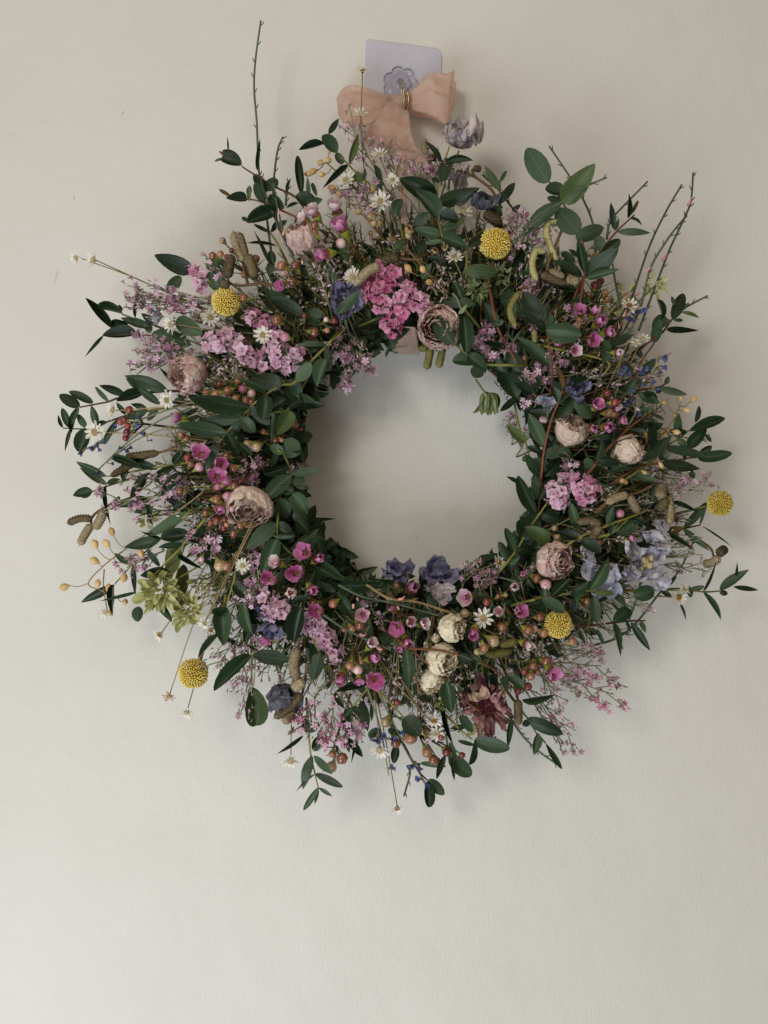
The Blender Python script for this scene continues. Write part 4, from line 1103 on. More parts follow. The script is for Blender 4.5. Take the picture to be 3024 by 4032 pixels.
# --- craspedia
def ball_florets(seed, m):
    rnd = random.Random(seed)
    mb = MB()
    N = 430
    for i in range(N):
        z = 1 - 2 * (i + .5) / N
        a = i * 2.399963 + rnd.uniform(-.08, .08)
        r = math.sqrt(max(0, 1 - z * z))
        d = Vector((r * math.cos(a), r * math.sin(a), z + rnd.uniform(-.02, .02))).normalized()
        F = frame(d, 0)
        w = .062 * rnd.uniform(.85, 1.12)
        h = (.20 + .09 * nz(d.x * 1.8 + seed, d.y * 1.8, d.z * 1.8)) * rnd.uniform(.8, 1.15)
        rows = []
        for (rr, hh) in [(.6, 0), (1.0, .55), (.95, .8), (.5, 1.0)]:
            rows.append([d * .86 + (F @ Vector((rr * w * math.cos(q * 1.0472), rr * w * math.sin(q * 1.0472), 0))) + d * h * hh for q in range(6)])
        mb.grid(rows, closed=True)
        b = len(mb.v)
        mb.add([d * (.86 + h * .92)], [])
        for q in range(6):
            mb.f.append((b - 6 + q, b - 6 + (q + 1) % 6, b)); mb.m.append(0)
    return mb.build("floret", m)


def ball_core():
    mb = MB()
    mb.ball((0, 0, 0), .9, 20, 14)
    return mb.build("flower_head", YELLD)


for i, (x, y, d, label, root) in enumerate([
        (488, 652, 60, "round yellow craspedia ball at ten o'clock beside grey catkins", (600, 700)),
        (1070, 527, 66, "golden yellow craspedia ball among pink sprays at one o'clock", (1010, 720)),
        (1555, 1087, 53, "yellow craspedia ball sticking out alone against the wall at three o'clock", (1240, 1150)),
        (1206, 1348, 60, "bright yellow craspedia ball below the four o'clock rose", (1080, 1290)),
        (418, 1455, 63, "yellow craspedia ball hanging below the wreath at eight o'clock", (560, 1090))]):
    p = (x * 1.8228, y * 1.8228)
    h = max(.05, HT(p) + .012)
    c = P(p, h)
    e = thing("craspedia", label, "craspedia", c, "yellow craspedia balls")
    R = msize(d * 1.8228 / 2, h) * .98
    fr_ = frame(A3(random.uniform(-.6, .6), random.uniform(-.6, .6), 1), random.uniform(0, 6))
    part("flower_head", cached("core", ball_core), e, TRS(c, fr_, (R * random.uniform(.94, 1.0), R * random.uniform(.97, 1.04), R)))
    part("floret", cached(("flo", i % 3), lambda: ball_florets(i, YELL)), e, TRS(c, fr_, R), kind='stuff')
    rp = (root[0] * 1.8228, root[1] * 1.8228)
    stalk(e, rp, .045, c + Vector((0, R * .3, 0)), STEMT if i in (0, 4) else STEMG, .0011)


# --- roses
def rose_petal(R, H, span, flare, seed, tip=.12, open_=0.0):
    mb = MB()
    nu, nv = 22, 16
    rows = []
    for i in range(nv + 1):
        v = i / nv
        row = []
        for j in range(nu + 1):
            u = j / nu * 2 - 1
            w = span / 2 * (.35 + .65 * math.sin(math.pi * min(1, v * 1.15) * .5))
            a = u * w
            r = R * (.22 + .78 * math.sin(math.pi * (.05 + .74 * v))) * (1 + open_ * v)
            z = H * v * (1 - tip * u * u) + H * (.09 * nz(u * 2 + seed, v * 2, seed) + .07 * v * nz(u * 5 + seed, seed, 6))
            if v > .72:
                f = ((v - .72) / .28) ** 2
                r += flare * R * f * (.5 + 1.1 * nz(u * 2.6 + seed, seed, 2))
                z -= flare * .18 * H * f
            wr = .10 * nz(u * 3.2 + seed, v * 2.4, 1) + .13 * abs(nz(u * 6 + seed, v * 1.5 + seed, 3)) + .055 * nz(u * 13 + seed, v * 7, 4) + .05 * abs(nz(u * 20 + seed, v * 5 + seed, 9))
            r += R * wr * (.35 + v) + R * .07 * nz(u * 4, v * 9 + seed, 8) * v
            a += .16 * nz(u * 4 + seed, v * 5, 11) * v
            row.append(Vector((r * math.cos(a), r * math.sin(a), z)))
        rows.append(row)
    mb.grid(rows)
    return mb


def rose(p, diam, axis, m, label, h=None, tall=1.1, name="dried_rose", openness=.12, cat="rose", layers=None, sep=True, group="dried roses", root=None):
    h = h if h is not None else HT(p) + .012
    R = msize(diam / 2, h) * .92
    ax = A3(*axis)
    c = P(p, h)
    base = c - ax * R * tall * .95
    e = thing(name, label, cat, base, group)
    fr_ = frame(ax, random.uniform(0, 6.28))
    H = R * 2 * tall * .92
    for (n, rr, hh, span, fl) in layers or [(3, 1.0, .94, 2.7, .34), (4, .94, 1.0, 2.5, .22), (4, .80, 1.02, 2.3, .14), (5, .64, 1.0, 2.0, .12), (5, .46, .96, 2.1, .10), (3, .27, .92, 2.8, .1)]:
        off = random.uniform(0, 6)
        for k in range(n):
            sd = random.uniform(0, 100)
            mb = rose_petal(R * rr * random.uniform(.90, 1.07), H * hh * random.uniform(.88, 1.06), span, fl * random.uniform(.4, 1.5), sd, open_=openness * rr)
            M = TRS(base, fr_ @ Matrix.Rotation(off + 2 * math.pi * k / n + random.uniform(-.2, .2), 4, 'Z'), 1)
            part("petal", mb.build("petal", m), e, M)
    mb = MB()
    mb.lathe([(.02, -.35), (.16, -.3), (.30, -.14), (.34, .02), (.26, .10)], 12)
    part("calyx", mb.build("calyx", SEPAL), e, TRS(base, fr_, R))
    if sep:
        for k in range(5):
            a = 2 * math.pi * k / 5
            d = fr_ @ Vector((math.cos(a), math.sin(a), 0))
            b = base + d * R * .28
            t = base + d * R * random.uniform(.9, 1.25) + ax * R * random.uniform(-.3, .8)
            M = leaf_matrix(b, t, R * .3, random.uniform(-.3, .3))
            part("sepal", leafmesh('egg', SEPAL, k % 3), e, M)
    rt = root or hub(p)
    stalk(e, rt, .035, base - ax * R * .3, STEMD, .0011)
    return e


D_ = lambda x, y: (x * 1.8228, y * 1.8228)
rose(D_(655, 520), 128, (-.35, .85, .45), ROSEP, "dusky pink rosebud standing upright beside the big wax flowers", tall=1.25, openness=.05)
rose(D_(412, 808), 150, (-.62, -.18, .75), ROSEP, "dried pink rose facing left below the lilac statice at ten o'clock", tall=1.0)
rose(D_(540, 1090), 158, (-.10, -.62, .78), ROSEB, "beige pink open rose at nine o'clock under the magenta wax flowers", tall=.95, openness=.3)
rose(D_(950, 705), 168, (-.28, -.30, .9), ROSEP, "dusky pink rose at twelve o'clock with a leaf lying across it", tall=1.0, openness=.2)
rose(D_(1234, 932), 124, (.10, .72, .68), ROSEB, "beige rose opening upwards on the right side of the ring", tall=1.1, openness=.15)
rose(D_(1356, 972), 112, (.85, .38, .35), ROSEB, "faded mauve rose lying on its side at three o'clock", tall=1.15, openness=.2)
rose(D_(1195, 1212), 150, (.55, -.05, .83), ROSEP, "peach pink rosebud facing right above the five o'clock yellow ball", tall=1.0, openness=.0)
rose(tp('W', 890, 890), 118, (.75, .10, .62), ROSEC, "uppermost cream rosebud of the three below the hole", h=.094, tall=.95, openness=.0, cat="rosebud", name="dried_rosebud", group="cream rosebuds")
rose(tp('W', 790, 1175), 128, (.65, -.12, .75), ROSEC, "middle cream rosebud of the three with brown creases", h=.090, tall=1.0, openness=.1, cat="rosebud", name="dried_rosebud", group="cream rosebuds")
rose(tp('W', 715, 1365), 98, (.25, -.75, .6), ROSEC, "lowest cream rosebud of the three hanging downwards", h=.088, tall=1.0, openness=.0, cat="rosebud", name="dried_rosebud", group="cream rosebuds")


def crumple_patch(L, W, seed, amp=.22, curl=.3, n=10, point=False):
    mb = MB()
    rows = []
    for i in range(n + 1):
        t = i / n
        a, b = (.6, .7) if point else (.45, .32)
        mxw = (a / (a + b)) ** a * (b / (a + b)) ** b
        w = (t ** a) * ((1 - t * .985) ** b) / mxw * .5
        row = []
        for j in range(n + 1):
            u = j / n * 2 - 1
            x = u * w * W
            y = t * L
            d = amp * L * (nz(u * 1.8 + seed, t * 2.5, seed) * .8 + .5 * nz(u * 4 + seed, t * 5, seed + 3) + .45 * abs(nz(u * 7 + seed, t * 3, 5)) + .2 * nz(u * 9, t * 9 + seed, 2))
            z = d * (.25 + t) + curl * L * (t - .2) ** 2 + .12 * W * u * u
            y += .12 * L * nz(u * 3 + seed, 7, t) * t
            row.append(Vector((x + .12 * W * nz(t * 4, seed, u), y, z)))
        rows.append(row)
    mb.grid(rows)
    return mb


def petal_dir(fr_, ang, elev):
    """matrix whose Y runs along a petal rising elev out of the flower's plane"""
    r = Matrix.Rotation(ang, 4, 'Z') @ Matrix.Rotation(elev, 4, 'X')
    return fr_ @ r


def larkspur(p, size, axis, m, label, n=7, elev=.5, h=None, centre=None, root=None, name="larkspur", cat="flower", amp=.36, W=.85):
    h = h if h is not None else HT(p) + .008
    R = msize(size / 2, h)
    ax = A3(*axis)
    c = P(p, h)
    e = thing(name, label, cat, c, "dried blue larkspur flowers" if name == "larkspur" else None)
    fr_ = frame(ax, random.uniform(0, 6))
    for k in range(n):
        inner = k % 2
        mb = crumple_patch(R * (1.05 if not inner else .8) * random.uniform(.85, 1.1), R * W * random.uniform(.8, 1.15), random.uniform(0, 99), amp, .3)
        a = 2 * math.pi * k / n * (1 if n < 6 else 1) + random.uniform(-.25, .25)
        part("petal", mb.build("petal", m), e, TRS(c, petal_dir(fr_, a, elev * (.5 if not inner else 1.5) + random.uniform(-.15, .25)), 1))
    if centre:
        mb = MB()
        for k in range(16):
            d = Vector((random.gauss(0, .13), random.gauss(0, .13), random.uniform(.18, .5)))
            mb.ball(fr_ @ (d * R), R * random.uniform(.05, .1), 6, 4, sc=(1, .7, 1.2))
        part("centre", mb.build("centre", centre), e, Matrix.Translation(c))
    stalk(e, root or hub(p), .03, c - ax * R * .1, STEMG if m is not LARKD else STEMD, .0009)
    return e


larkspur(tp('V', 1320, 1100), 165, (.1, -.2, 1), LARKD, "crumpled indigo larkspur with pale centre beside the hot pink statice", 9, .45, centre=GREYP)
larkspur(tp('T', 1205, 1100), 200, (.15, .85, .42), LARKM, "pale mauve larkspur opening upwards just right of the bow", 15, 1.05, h=.05, centre=GREYP, root=tp('S', 1100, 300), W=1.0, amp=.45)
larkspur(tp('T', 1215, 1240), 170, (.1, -1, .15), LARKM, "drooping mauve petals under the pale flower by the bow", 4, 1.15, h=.045, root=tp('S', 1100, 300))
larkspur(tp('T', 1075, 1400), 140, (-.1, .8, .4), LARKM, "pale lilac larkspur tucked behind the leaf pair under the bow", 6, .9, h=.052, root=tp('S', 1000, 300))
larkspur(tp('S', 1400, 250), 165, (.2, .7, .5), LARKS, "grey blue wilted larkspur above the one o'clock yellow ball", 6, .9, root=tp('S', 1300, 600))
larkspur(tp('G', 545, 800), 130, (-.6, .2, .7), LARKD, "indigo larkspur behind a small pink statice at seven o'clock", 8, .5)
larkspur(tp('G', 655, 960), 135, (-.1, -.9, .5), LARKD, "indigo larkspur petals hanging under a small pink statice", 6, .6)
larkspur(tp('W', 385, 400), 150, (-.05, .8, .6), LARKD, "dark blue larkspur rising on the hole's lower edge beside bronze buds", 8, .55, h=.062)
larkspur(tp('W', 760, 400), 165, (.1, .75, .65), LARKD, "broad violet blue larkspur petals on the lower edge of the hole", 6, .45, h=.060, W=1.1)
larkspur(tp('W', 770, 520), 130, (0, -.2, 1), LARKM, "lilac larkspur petals lying behind thin stems below the hole", 5, .4, h=.066)
larkspur(tp('K', 1320, 700), 210, (.1, -1, .25), LARKS, "slate blue larkspur petals hanging among the catkins at seven o'clock", 4, 1.2, root=tp('G', 600, 1000), W=1.1)
larkspur(tp('Q', 840, 930), 130, (.3, .3, .9), LARKD, "small indigo larkspur half hidden behind leaves at two o'clock", 6, .5)
larkspur(tp('Q', 605, 1040), 100, (-.4, .1, .9), LARKP, "little pale blue larkspur beside the red stemmed sprig at two o'clock", 5, .5)
larkspur(tp('X', 720, 930), 110, (.2, .5, .8), LARKP, "pale blue larkspur petal pair right of the four o'clock rose", 4, .5)
larkspur(tp('X', 870, 1110), 185, (-.1, -.3, 1), LARKP, "pale blue larkspur crossed by a dark leaf at four o'clock", 7, .4)
larkspur(tp('X', 1230, 1010), 225, (.25, .15, 1), LARKP, "large pale blue larkspur with creamy stamens near the right rim", 8, .35, centre=DISCC, W=.68, amp=.5)
larkspur(tp('X', 1310, 740), 175, (.5, .2, .8), LARKP, "faded blue bell shaped larkspur above the large pale blue one", 6, .75, amp=.5, W=.7)
larkspur(tp('X', 560, 1300), 120, (-.3, -.6, .7), LARKP, "pale blue larkspur tucked beneath the four o'clock rose", 5, .5, h=.055)
larkspur(tp('A', 1040, 230), 105, (-.9, .05, .4), LARKP, "pale grey blue larkspur bud pointing left near ten o'clock", 6, 1.2)


# --- statice
def statice_floret(seed):
    rnd = random.Random(seed)
    mb = MB()
    rows = []
    n = 20
    for i in range(5):
        v = i / 4
        row = []
        for j in range(n):
            a = 2 * math.pi * j / n
            lobe = 1 + .16 * math.cos(5 * a + seed) * v + .16 * nz(math.cos(a) * 3 + seed, math.sin(a) * 3, v) * v
            r = (.10 + .90 * v ** 1.25) * lobe
            z = 1.15 * v ** .7 - .25 * v ** 3 + .26 * v * v * nz(math.cos(a) * 4 + seed, math.sin(a) * 4, 3) + .10 * v * v * math.sin(10 * a + seed)
            row.append(Vector((r * math.cos(a), r * math.sin(a), z)))
        rows.append(row)
    mb.grid(rows, closed=True)
    return mb


def statice(segs, tile, m, fl, label, width, n, hoff=.012, cat="statice"):
    """segs: spine through the head, tile units; width: half width of the head; fl: floret size"""
    k = tk(tile)
    pts = [tp(tile, *q) for q in segs]
    c2 = pts[len(pts) // 2]
    h0 = HT(c2) + hoff
    c = P(c2, h0)
    e = thing("statice", label, cat, c, "statice heads")
    sp = catmull([P(q, HT(q) + hoff - .006) for q in pts], 6)
    mb = MB()
    mb.tube(sp, .0015, .0010, 6)
    hb_ = hub(pts[0])
    mb.tube(catmull([P(hb_, .035), P(((hb_[0] + pts[0][0]) / 2, (hb_[1] + pts[0][1]) / 2), HT(c2) - .01), sp[0]], 4), .0011, .0011, 6)
    part("stem", mb.build("stem", STEMD), e)
    Rw = msize(width * k, h0)
    R = msize(fl * k / 2, h0) * 1.05
    n = int(n * 1.7)
    done = []
    tries = 0
    while len(done) < n and tries < n * 40:
        tries += 1
        b = random.choice(sp)
        q = random.uniform(-1, 1)
        ang = math.acos(1 - random.random() * 1.25)
        th = random.uniform(0, 6.283)
        d = Vector((math.sin(ang) * math.cos(th), -math.cos(ang), math.sin(ang) * math.sin(th)))
        pos = b + Vector((d.x * Rw, d.y * Rw * .45, d.z * Rw)) * random.uniform(.55, 1)
        if any((pos - o).length < R * .58 for o in done):
            continue
        done.append(pos)
        ax = (d + Vector((0, -.45, 0)) + Vector((random.gauss(0, .25), random.gauss(0, .2), random.gauss(0, .25)))).normalized()
        v = random.randint(0, 5)
        part("floret", cached(("stat", m.name, v), lambda: statice_floret(v * 3.7).build("floret", m)), e,
             TRS(pos - ax * R * .5, frame(ax, random.uniform(0, 6)), R * random.uniform(.85, 1.15)))
    mb = MB()
    for i in range(max(6, n // 2)):
        b = random.choice(sp)
        d = Vector((random.gauss(0, 1), random.gauss(-.2, .6), random.gauss(0, 1))).normalized()
        mb.tube([b, b + d * Rw * .7], .0009, .0005, 4)
    part("calyx", mb.build("calyx", SEPAL), e)
    return e


statice([(560, 800), (420, 950), (500, 1100)], 'S', STATH, 105, "upper left lobe of hot pink statice right of the indigo flower", 120, 22, .018)
statice([(680, 1020), (800, 1080), (840, 1160)], 'S', STATP, 100, "pink statice lobe just right of the hottest pink head", 95, 15, .018)
statice([(670, 1170), (590, 1250), (570, 1340)], 'S', STATH, 100, "lowest lobe of pink statice left of the twelve o'clock rose", 85, 12, .018)
statice([(620, 800), (680, 870)], 'S', LIMF, 80, "faded mauve statice tuft on top of the hot pink one", 70, 8, .006)
statice([(120, 1480), (300, 1500), (420, 1600)], 'V', STATL, 105, "lilac pink statice head left of the paler one at ten o'clock", 110, 20, .014)
statice([(650, 100), (790, 230)], 'B', STATL, 95, "small lilac statice tail hanging toward the bronze buds", 75, 9, .014)
statice([(880, 20), (980, 120), (1090, 170)], 'B', STATL, 105, "rounded lilac statice head next to the yellow green branch", 130, 22, .014)
statice([(440, 1230), (540, 1280), (600, 1310)], 'V', STATP, 90, "small bright pink statice left of the brown seed bud at ten", 55, 8, .010)
statice([(1330, 1370), (1400, 1440), (1380, 1500)], 'I', STATP, 85, "small pink statice beside the large leaf pair at ten o'clock", 70, 9, .004)
statice([(400, 1480), (460, 1440)], 'P', STATL, 95, "single lilac pink statice tuft at one o'clock above the catkins", 55, 5, .006)
statice([(540, 230), (450, 320), (470, 400)], 'X', STATL, 100, "pale pink statice head at three o'clock, left one of a pair", 95, 15, .014)
statice([(700, 230), (700, 330), (780, 310)], 'X', STATP, 95, "bright pink statice head at three o'clock, right one of a pair", 95, 14, .014)
statice([(600, 720), (640, 830), (760, 840)], 'G', STATL, 90, "pale pink statice sitting on the indigo flower at seven o'clock", 85, 14, .022)
statice([(1010, 930), (1080, 1060), (1230, 1230)], 'G', STATL, 95, "long slanting pink statice head below the hole at seven o'clock", 95, 24, .014)
statice([(880, 820), (950, 860)], 'X', LIMF, 60, "tiny greyish statice tuft behind the pale blue larkspur", 50, 4, .002)


# --- limonium (airy sprays of little stars)
def star(seed, m_i=0):
    rnd = random.Random(seed)
    mb = MB()
    for k in range(5):
        a = 2 * math.pi * k / 5 + rnd.uniform(-.1, .1)
        ca, sa = math.cos(a), math.sin(a)
        lift = rnd.uniform(.15, .45)
        rows = []
        for (t, w) in [(.08, .08), (.45, .25), (.8, .30), (1.0, .15)]:
            row = []
            for u in (-1, 0, 1):
                y = t * (1 - .10 * (u == 0) * (t == 1.0))
                x = u * w
                z = lift * t ** 1.5 - .10 * (u == 0) + .10 * rnd.uniform(-1, 1) * t
                row.append(Vector((x * sa + y * ca, -x * ca + y * sa, z)))
            rows.append(row)
        mb.grid(rows, 0)
    mb.ball((0, 0, .06), .13, 6, 4, 1)
    mb.lathe([(.03, -1.2), (.13, -1.0), (.20, -.3), (.30, 0)], 6, 2)
    return mb


def closed_bud(seed):
    mb = MB()
    mb.lathe([(.02, -1.0), (.22, -.7), (.27, -.1), (.20, .35)], 6, 1)
    mb.lathe([(.20, .30), (.22, .6), (.12, .95), (.02, 1.1)], 6, 0)
    return mb


def limonium(tile, base, tip, label, spread, n, nb, fl=46, m=None, hoff=.004, branches=5, start=.35, cat="limonium", stemm=None):
    m = m or LIMP
    b2, t2 = tp(tile, *base), tp(tile, *tip)
    k = tk(tile)
    L = math.hypot(t2[0] - b2[0], t2[1] - b2[1])
    u = ((t2[0] - b2[0]) / L, (t2[1] - b2[1]) / L)
    hb, ht = max(.015, HT(b2) + hoff - .012), max(.012, HT(t2) + hoff + random.uniform(-.004, .008))
    label = label or where(((b2[0] + 2 * t2[0]) / 3, (b2[1] + 2 * t2[1]) / 3), "airy %s limonium spray" % ("hot pink" if m is LIMH else "faded" if m is LIMF else "pale pink"))
    e = thing("limonium_spray", label, cat, P(b2, hb), "limonium sprays")
    mb = MB()
    pts = []
    for i in range(7):
        f = i / 6
        q = (b2[0] + u[0] * L * f + random.uniform(-4, 4), b2[1] + u[1] * L * f + random.uniform(-4, 4))
        pts.append((q, hb + (ht - hb) * f))
    W3 = [P(q, h) for q, h in pts]
    ext = hub(b2)
    mb.tube(catmull([P(ext, max(.02, hb - .02))] + W3, 4), .0008, .0004, 5)
    tips = []
    sp = spread * k
    for j in range(branches):
        f = start + (1 - start) * (j + .3) / branches
        q0 = (b2[0] + u[0] * L * f, b2[1] + u[1] * L * f)
        h0 = hb + (ht - hb) * f
        sd = 1 if j % 2 else -1
        al = random.uniform(.3, .55) * L * (1 - .5 * f)
        lat = sd * random.uniform(.45, 1.0) * sp
        q1 = (q0[0] + u[0] * al - u[1] * lat, q0[1] + u[1] * al + u[0] * lat)
        h1 = max(.010, h0 + random.uniform(-.006, .014))
        qm = ((q0[0] + q1[0]) / 2 + u[0] * 6 - u[1] * lat * .15, (q0[1] + q1[1]) / 2 + u[1] * 6 + u[0] * lat * .15)
        br = catmull([P(q0, h0), P(qm, (h0 + h1) / 2 + .002), P(q1, h1)], 4)
        mb.tube(br, .00055, .00035, 4)
        tips.append(br[len(br) // 3:])
    tips.append(catmull(W3, 3)[int(18 * start):])
    part("stem", mb.build("stem", stemm or STEMP), e)
    dirw = (P(t2, ht) - P(b2, hb)).normalized()
    R = msize(fl * .80 / 2, ht)
    n, nb = int(n * 1.15), int(nb * 1.5)
    for i in range(n + nb):
        br = random.choice(tips)
        pos = random.choice(br) + Vector((random.gauss(0, 1), random.gauss(-.6, .8), random.gauss(0, 1))) * R * .65
        ax = (dirw * random.uniform(-.1, .8) + Vector((random.gauss(0, .5), -random.uniform(.1, 1.1), random.gauss(0, .5)))).normalized()
        if i < n:
            v = random.randint(0, 4)
            me = cached(("star", m.name, v), lambda: star(v).build("floret", [m, LIMY, LIMG]))
            part("floret", me, e, TRS(pos + ax * R * .5, frame(ax, random.uniform(0, 6)), R * random.uniform(.75, 1.15)))
        else:
            bm_ = random.choice((m, LIMW, LIMW))
            me = cached(("cbud", bm_.name), lambda: closed_bud(1).build("bud", [bm_, LIMG]))
            part("bud", me, e, TRS(pos, frame((ax + dirw).normalized(), 0), R * random.uniform(.55, .85)))
    return e


for a in [
    # tile base tip spread n buds floret material
    ('D', (850, 440), (755, 262), 28, 16, 22, 36), ('D', (868, 430), (838, 312), 18, 9, 12, 34), ('D', (905, 450), (887, 352), 16, 8, 14, 34), ('D', (930, 450), (905, 370), 18, 12, 12, 36),
    ('D', (830, 470), (745, 390), 40, 26, 14, 36), ('D', (845, 500), (800, 400), 30, 14, 12, 34), ('D', (930, 440), (945, 365), 25, 14, 8, 38), ('D', (1110, 560), (1118, 462), 28, 20, 24, 36), ('D', (1135, 590), (1165, 485), 34, 28, 18, 38),
    ('D', (500, 655), (290, 655), 26, 34, 24, 38), ('D', (520, 650), (300, 632), 22, 24, 20, 38), ('D', (520, 680), (330, 650), 20, 18, 14, 38), ('D', (460, 770), (308, 745), 22, 26, 12, 42), ('D', (400, 770), (300, 792), 16, 14, 6, 40), ('D', (420, 740), (330, 770), 22, 14, 6, 40),
    ('D', (745, 680), (775, 808), 34, 34, 30, 46), ('D', (740, 690), (735, 770), 26, 18, 12, 44),
    ('D', (1090, 760), (1040, 718), 34, 26, 16, 46), ('D', (1100, 700), (1085, 760), 22, 14, 10, 44), ('D', (1180, 830), (1205, 765), 26, 18, 22, 38), ('D', (1190, 850), (1150, 795), 24, 20, 16, 40), ('D', (1170, 860), (1140, 850), 20, 14, 8, 42), ('D', (1110, 700), (1140, 640), 22, 12, 6, 40),
    ('D', (1110, 960), (1100, 900), 14, 5, 10, 32), ('D', (1120, 985), (1140, 930), 12, 6, 10, 32),
    ('D', (990, 1290), (1018, 1212), 16, 9, 14, 34), ('D', (1030, 1300), (1055, 1240), 22, 14, 14, 34), ('D', (1060, 1290), (1065, 1225), 14, 9, 8, 34),
    ('D', (420, 1060), (250, 1085), 28, 24, 22, 36), ('D', (430, 1030), (300, 1045), 24, 16, 14, 34), ('D', (440, 1040), (370, 1050), 16, 12, 6, 40), ('D', (440, 1075), (365, 1070), 18, 10, 8, 36), ('D', (400, 1100), (300, 1110), 14, 10, 8, 30), ('D', (470, 1120), (445, 1185), 30, 22, 16, 44), ('D', (500, 1140), (425, 1165), 22, 12, 12, 40),
    ('D', (560, 980), (530, 1045), 26, 14, 16, 44), ('D', (600, 1000), (545, 1000), 18, 8, 8, 44), ('D', (625, 1010), (665, 1010), 8, 5, 6, 30), ('D', (610, 1020), (638, 1020), 7, 4, 4, 30),
    ('D', (370, 1180), (275, 1225), 22, 18, 16, 34), ('D', (590, 1110), (545, 1250), 22, 22, 28, 38), ('D', (560, 1230), (540, 1300), 14, 10, 12, 36),
    ('D', (560, 1320), (465, 1440), 30, 22, 30, 36), ('D', (555, 1330), (520, 1470), 22, 18, 24, 36), ('D', (560, 1340), (530, 1530), 12, 12, 14, 32), ('D', (600, 1420), (610, 1530), 10, 6, 8, 36), ('D', (540, 1300), (545, 1400), 16, 12, 16, 36),
    ('D', (720, 1480), (715, 1600), 36, 34, 34, 40, 'h'), ('D', (690, 1490), (650, 1575), 26, 18, 16, 40, 'h'), ('D', (740, 1500), (775, 1590), 20, 12, 12, 38),
    ('D', (1130, 1440), (1325, 1500), 34, 34, 40, 34, 'h'), ('D', (1140, 1425), (1300, 1440), 36, 30, 34, 34), ('D', (1120, 1440), (1240, 1470), 30, 24, 24, 34), ('D', (1110, 1450), (1235, 1590), 20, 14, 18, 32), ('D', (1120, 1470), (1215, 1610), 10, 8, 10, 32), ('D', (1150, 1430), (1210, 1520), 18, 12, 16, 32), ('D', (1200, 1400), (1290, 1410), 18, 12, 14, 32),
    ('D', (1370, 1090), (1525, 1045), 20, 16, 30, 32), ('D', (1360, 1080), (1480, 1040), 18, 10, 20, 30), ('D', (1380, 1120), (1480, 1120), 10, 5, 8, 30), ('D', (1400, 1195), (1500, 1165), 10, 6, 12, 30), ('D', (1390, 1220), (1510, 1228), 12, 8, 8, 32), ('D', (1400, 1210), (1500, 1195), 10, 4, 10, 28), ('D', (1340, 1100), (1430, 1075), 10, 4, 8, 28),
    ('D', (1300, 1290), (1400, 1310), 12, 6, 6, 30), ('D', (1210, 1020), (1235, 1000), 18, 12, 14, 30), ('D', (1310, 900), (1330, 870), 18, 8, 12, 28),
    ('D', (710, 570), (690, 530), 22, 10, 8, 36, 'f'), ('D', (730, 650), (705, 590), 14, 6, 8, 34, 'f'), ('D', (1420, 420), (1420, 420), 1, 0, 0, 1),
    ('D', (530, 640), (445, 560), 14, 8, 8, 32), ('D', (980, 440), (935, 330), 14, 8, 10, 32),
    ('D', (770, 1330), (805, 1290), 14, 6, 12, 32), ('D', (800, 1310), (830, 1350), 14, 5, 14, 30), ('D', (1120, 1260), (1160, 1225), 16, 10, 10, 32), ('D', (1270, 660), (1240, 690), 20, 10, 8, 38), ('D', (1180, 700), (1150, 690), 24, 14, 6, 40),
]:
    if a[4] == 0:
        continue
    m = {'h': LIMH, 'f': LIMF}.get(a[7] if len(a) > 7 else '', LIMP)
    dd = math.hypot(a[1][0] - a[2][0], a[1][1] - a[2][1])
    limonium(a[0], a[1], a[2], None, a[3], a[4], a[5], a[6], m, random.uniform(-.004, .010), branches=6 if dd > 70 else 4, start=.25)

# ------------------------------------------------------------------ white straw daisies
def daisy_petal(seed, m):
    rnd = random.Random(seed)
    mb = MB()
    rows = []
    c = rnd.uniform(-.1, .25)
    for (t, w) in [(0, .10), (.35, .15), (.7, .17), (.92, .11), (1.0, .03)]:
        rows.append([Vector((u * w, t, c * t * t + .05 * abs(u) + .03 * rnd.uniform(-1, 1))) for u in (-1, 0, 1)])
    mb.grid(rows)
    return mb.build("petal", m)


def daisy_disc(m, seed):
    rnd = random.Random(seed)
    mb = MB()
    mb.ball((0, 0, .0), .36, 10, 6, sc=(1, 1, .55))
    for i in range(60):
        r = .34 * math.sqrt((i + .5) / 60)
        a = i * 2.39996
        z = .20 * math.sqrt(max(0, 1 - (r / .36) ** 2)) + rnd.uniform(-.01, .05)
        mb.ball((r * math.cos(a), r * math.sin(a), z), .045, 5, 3, sc=(1, 1, 1.6))
    return mb.build("disc", m)


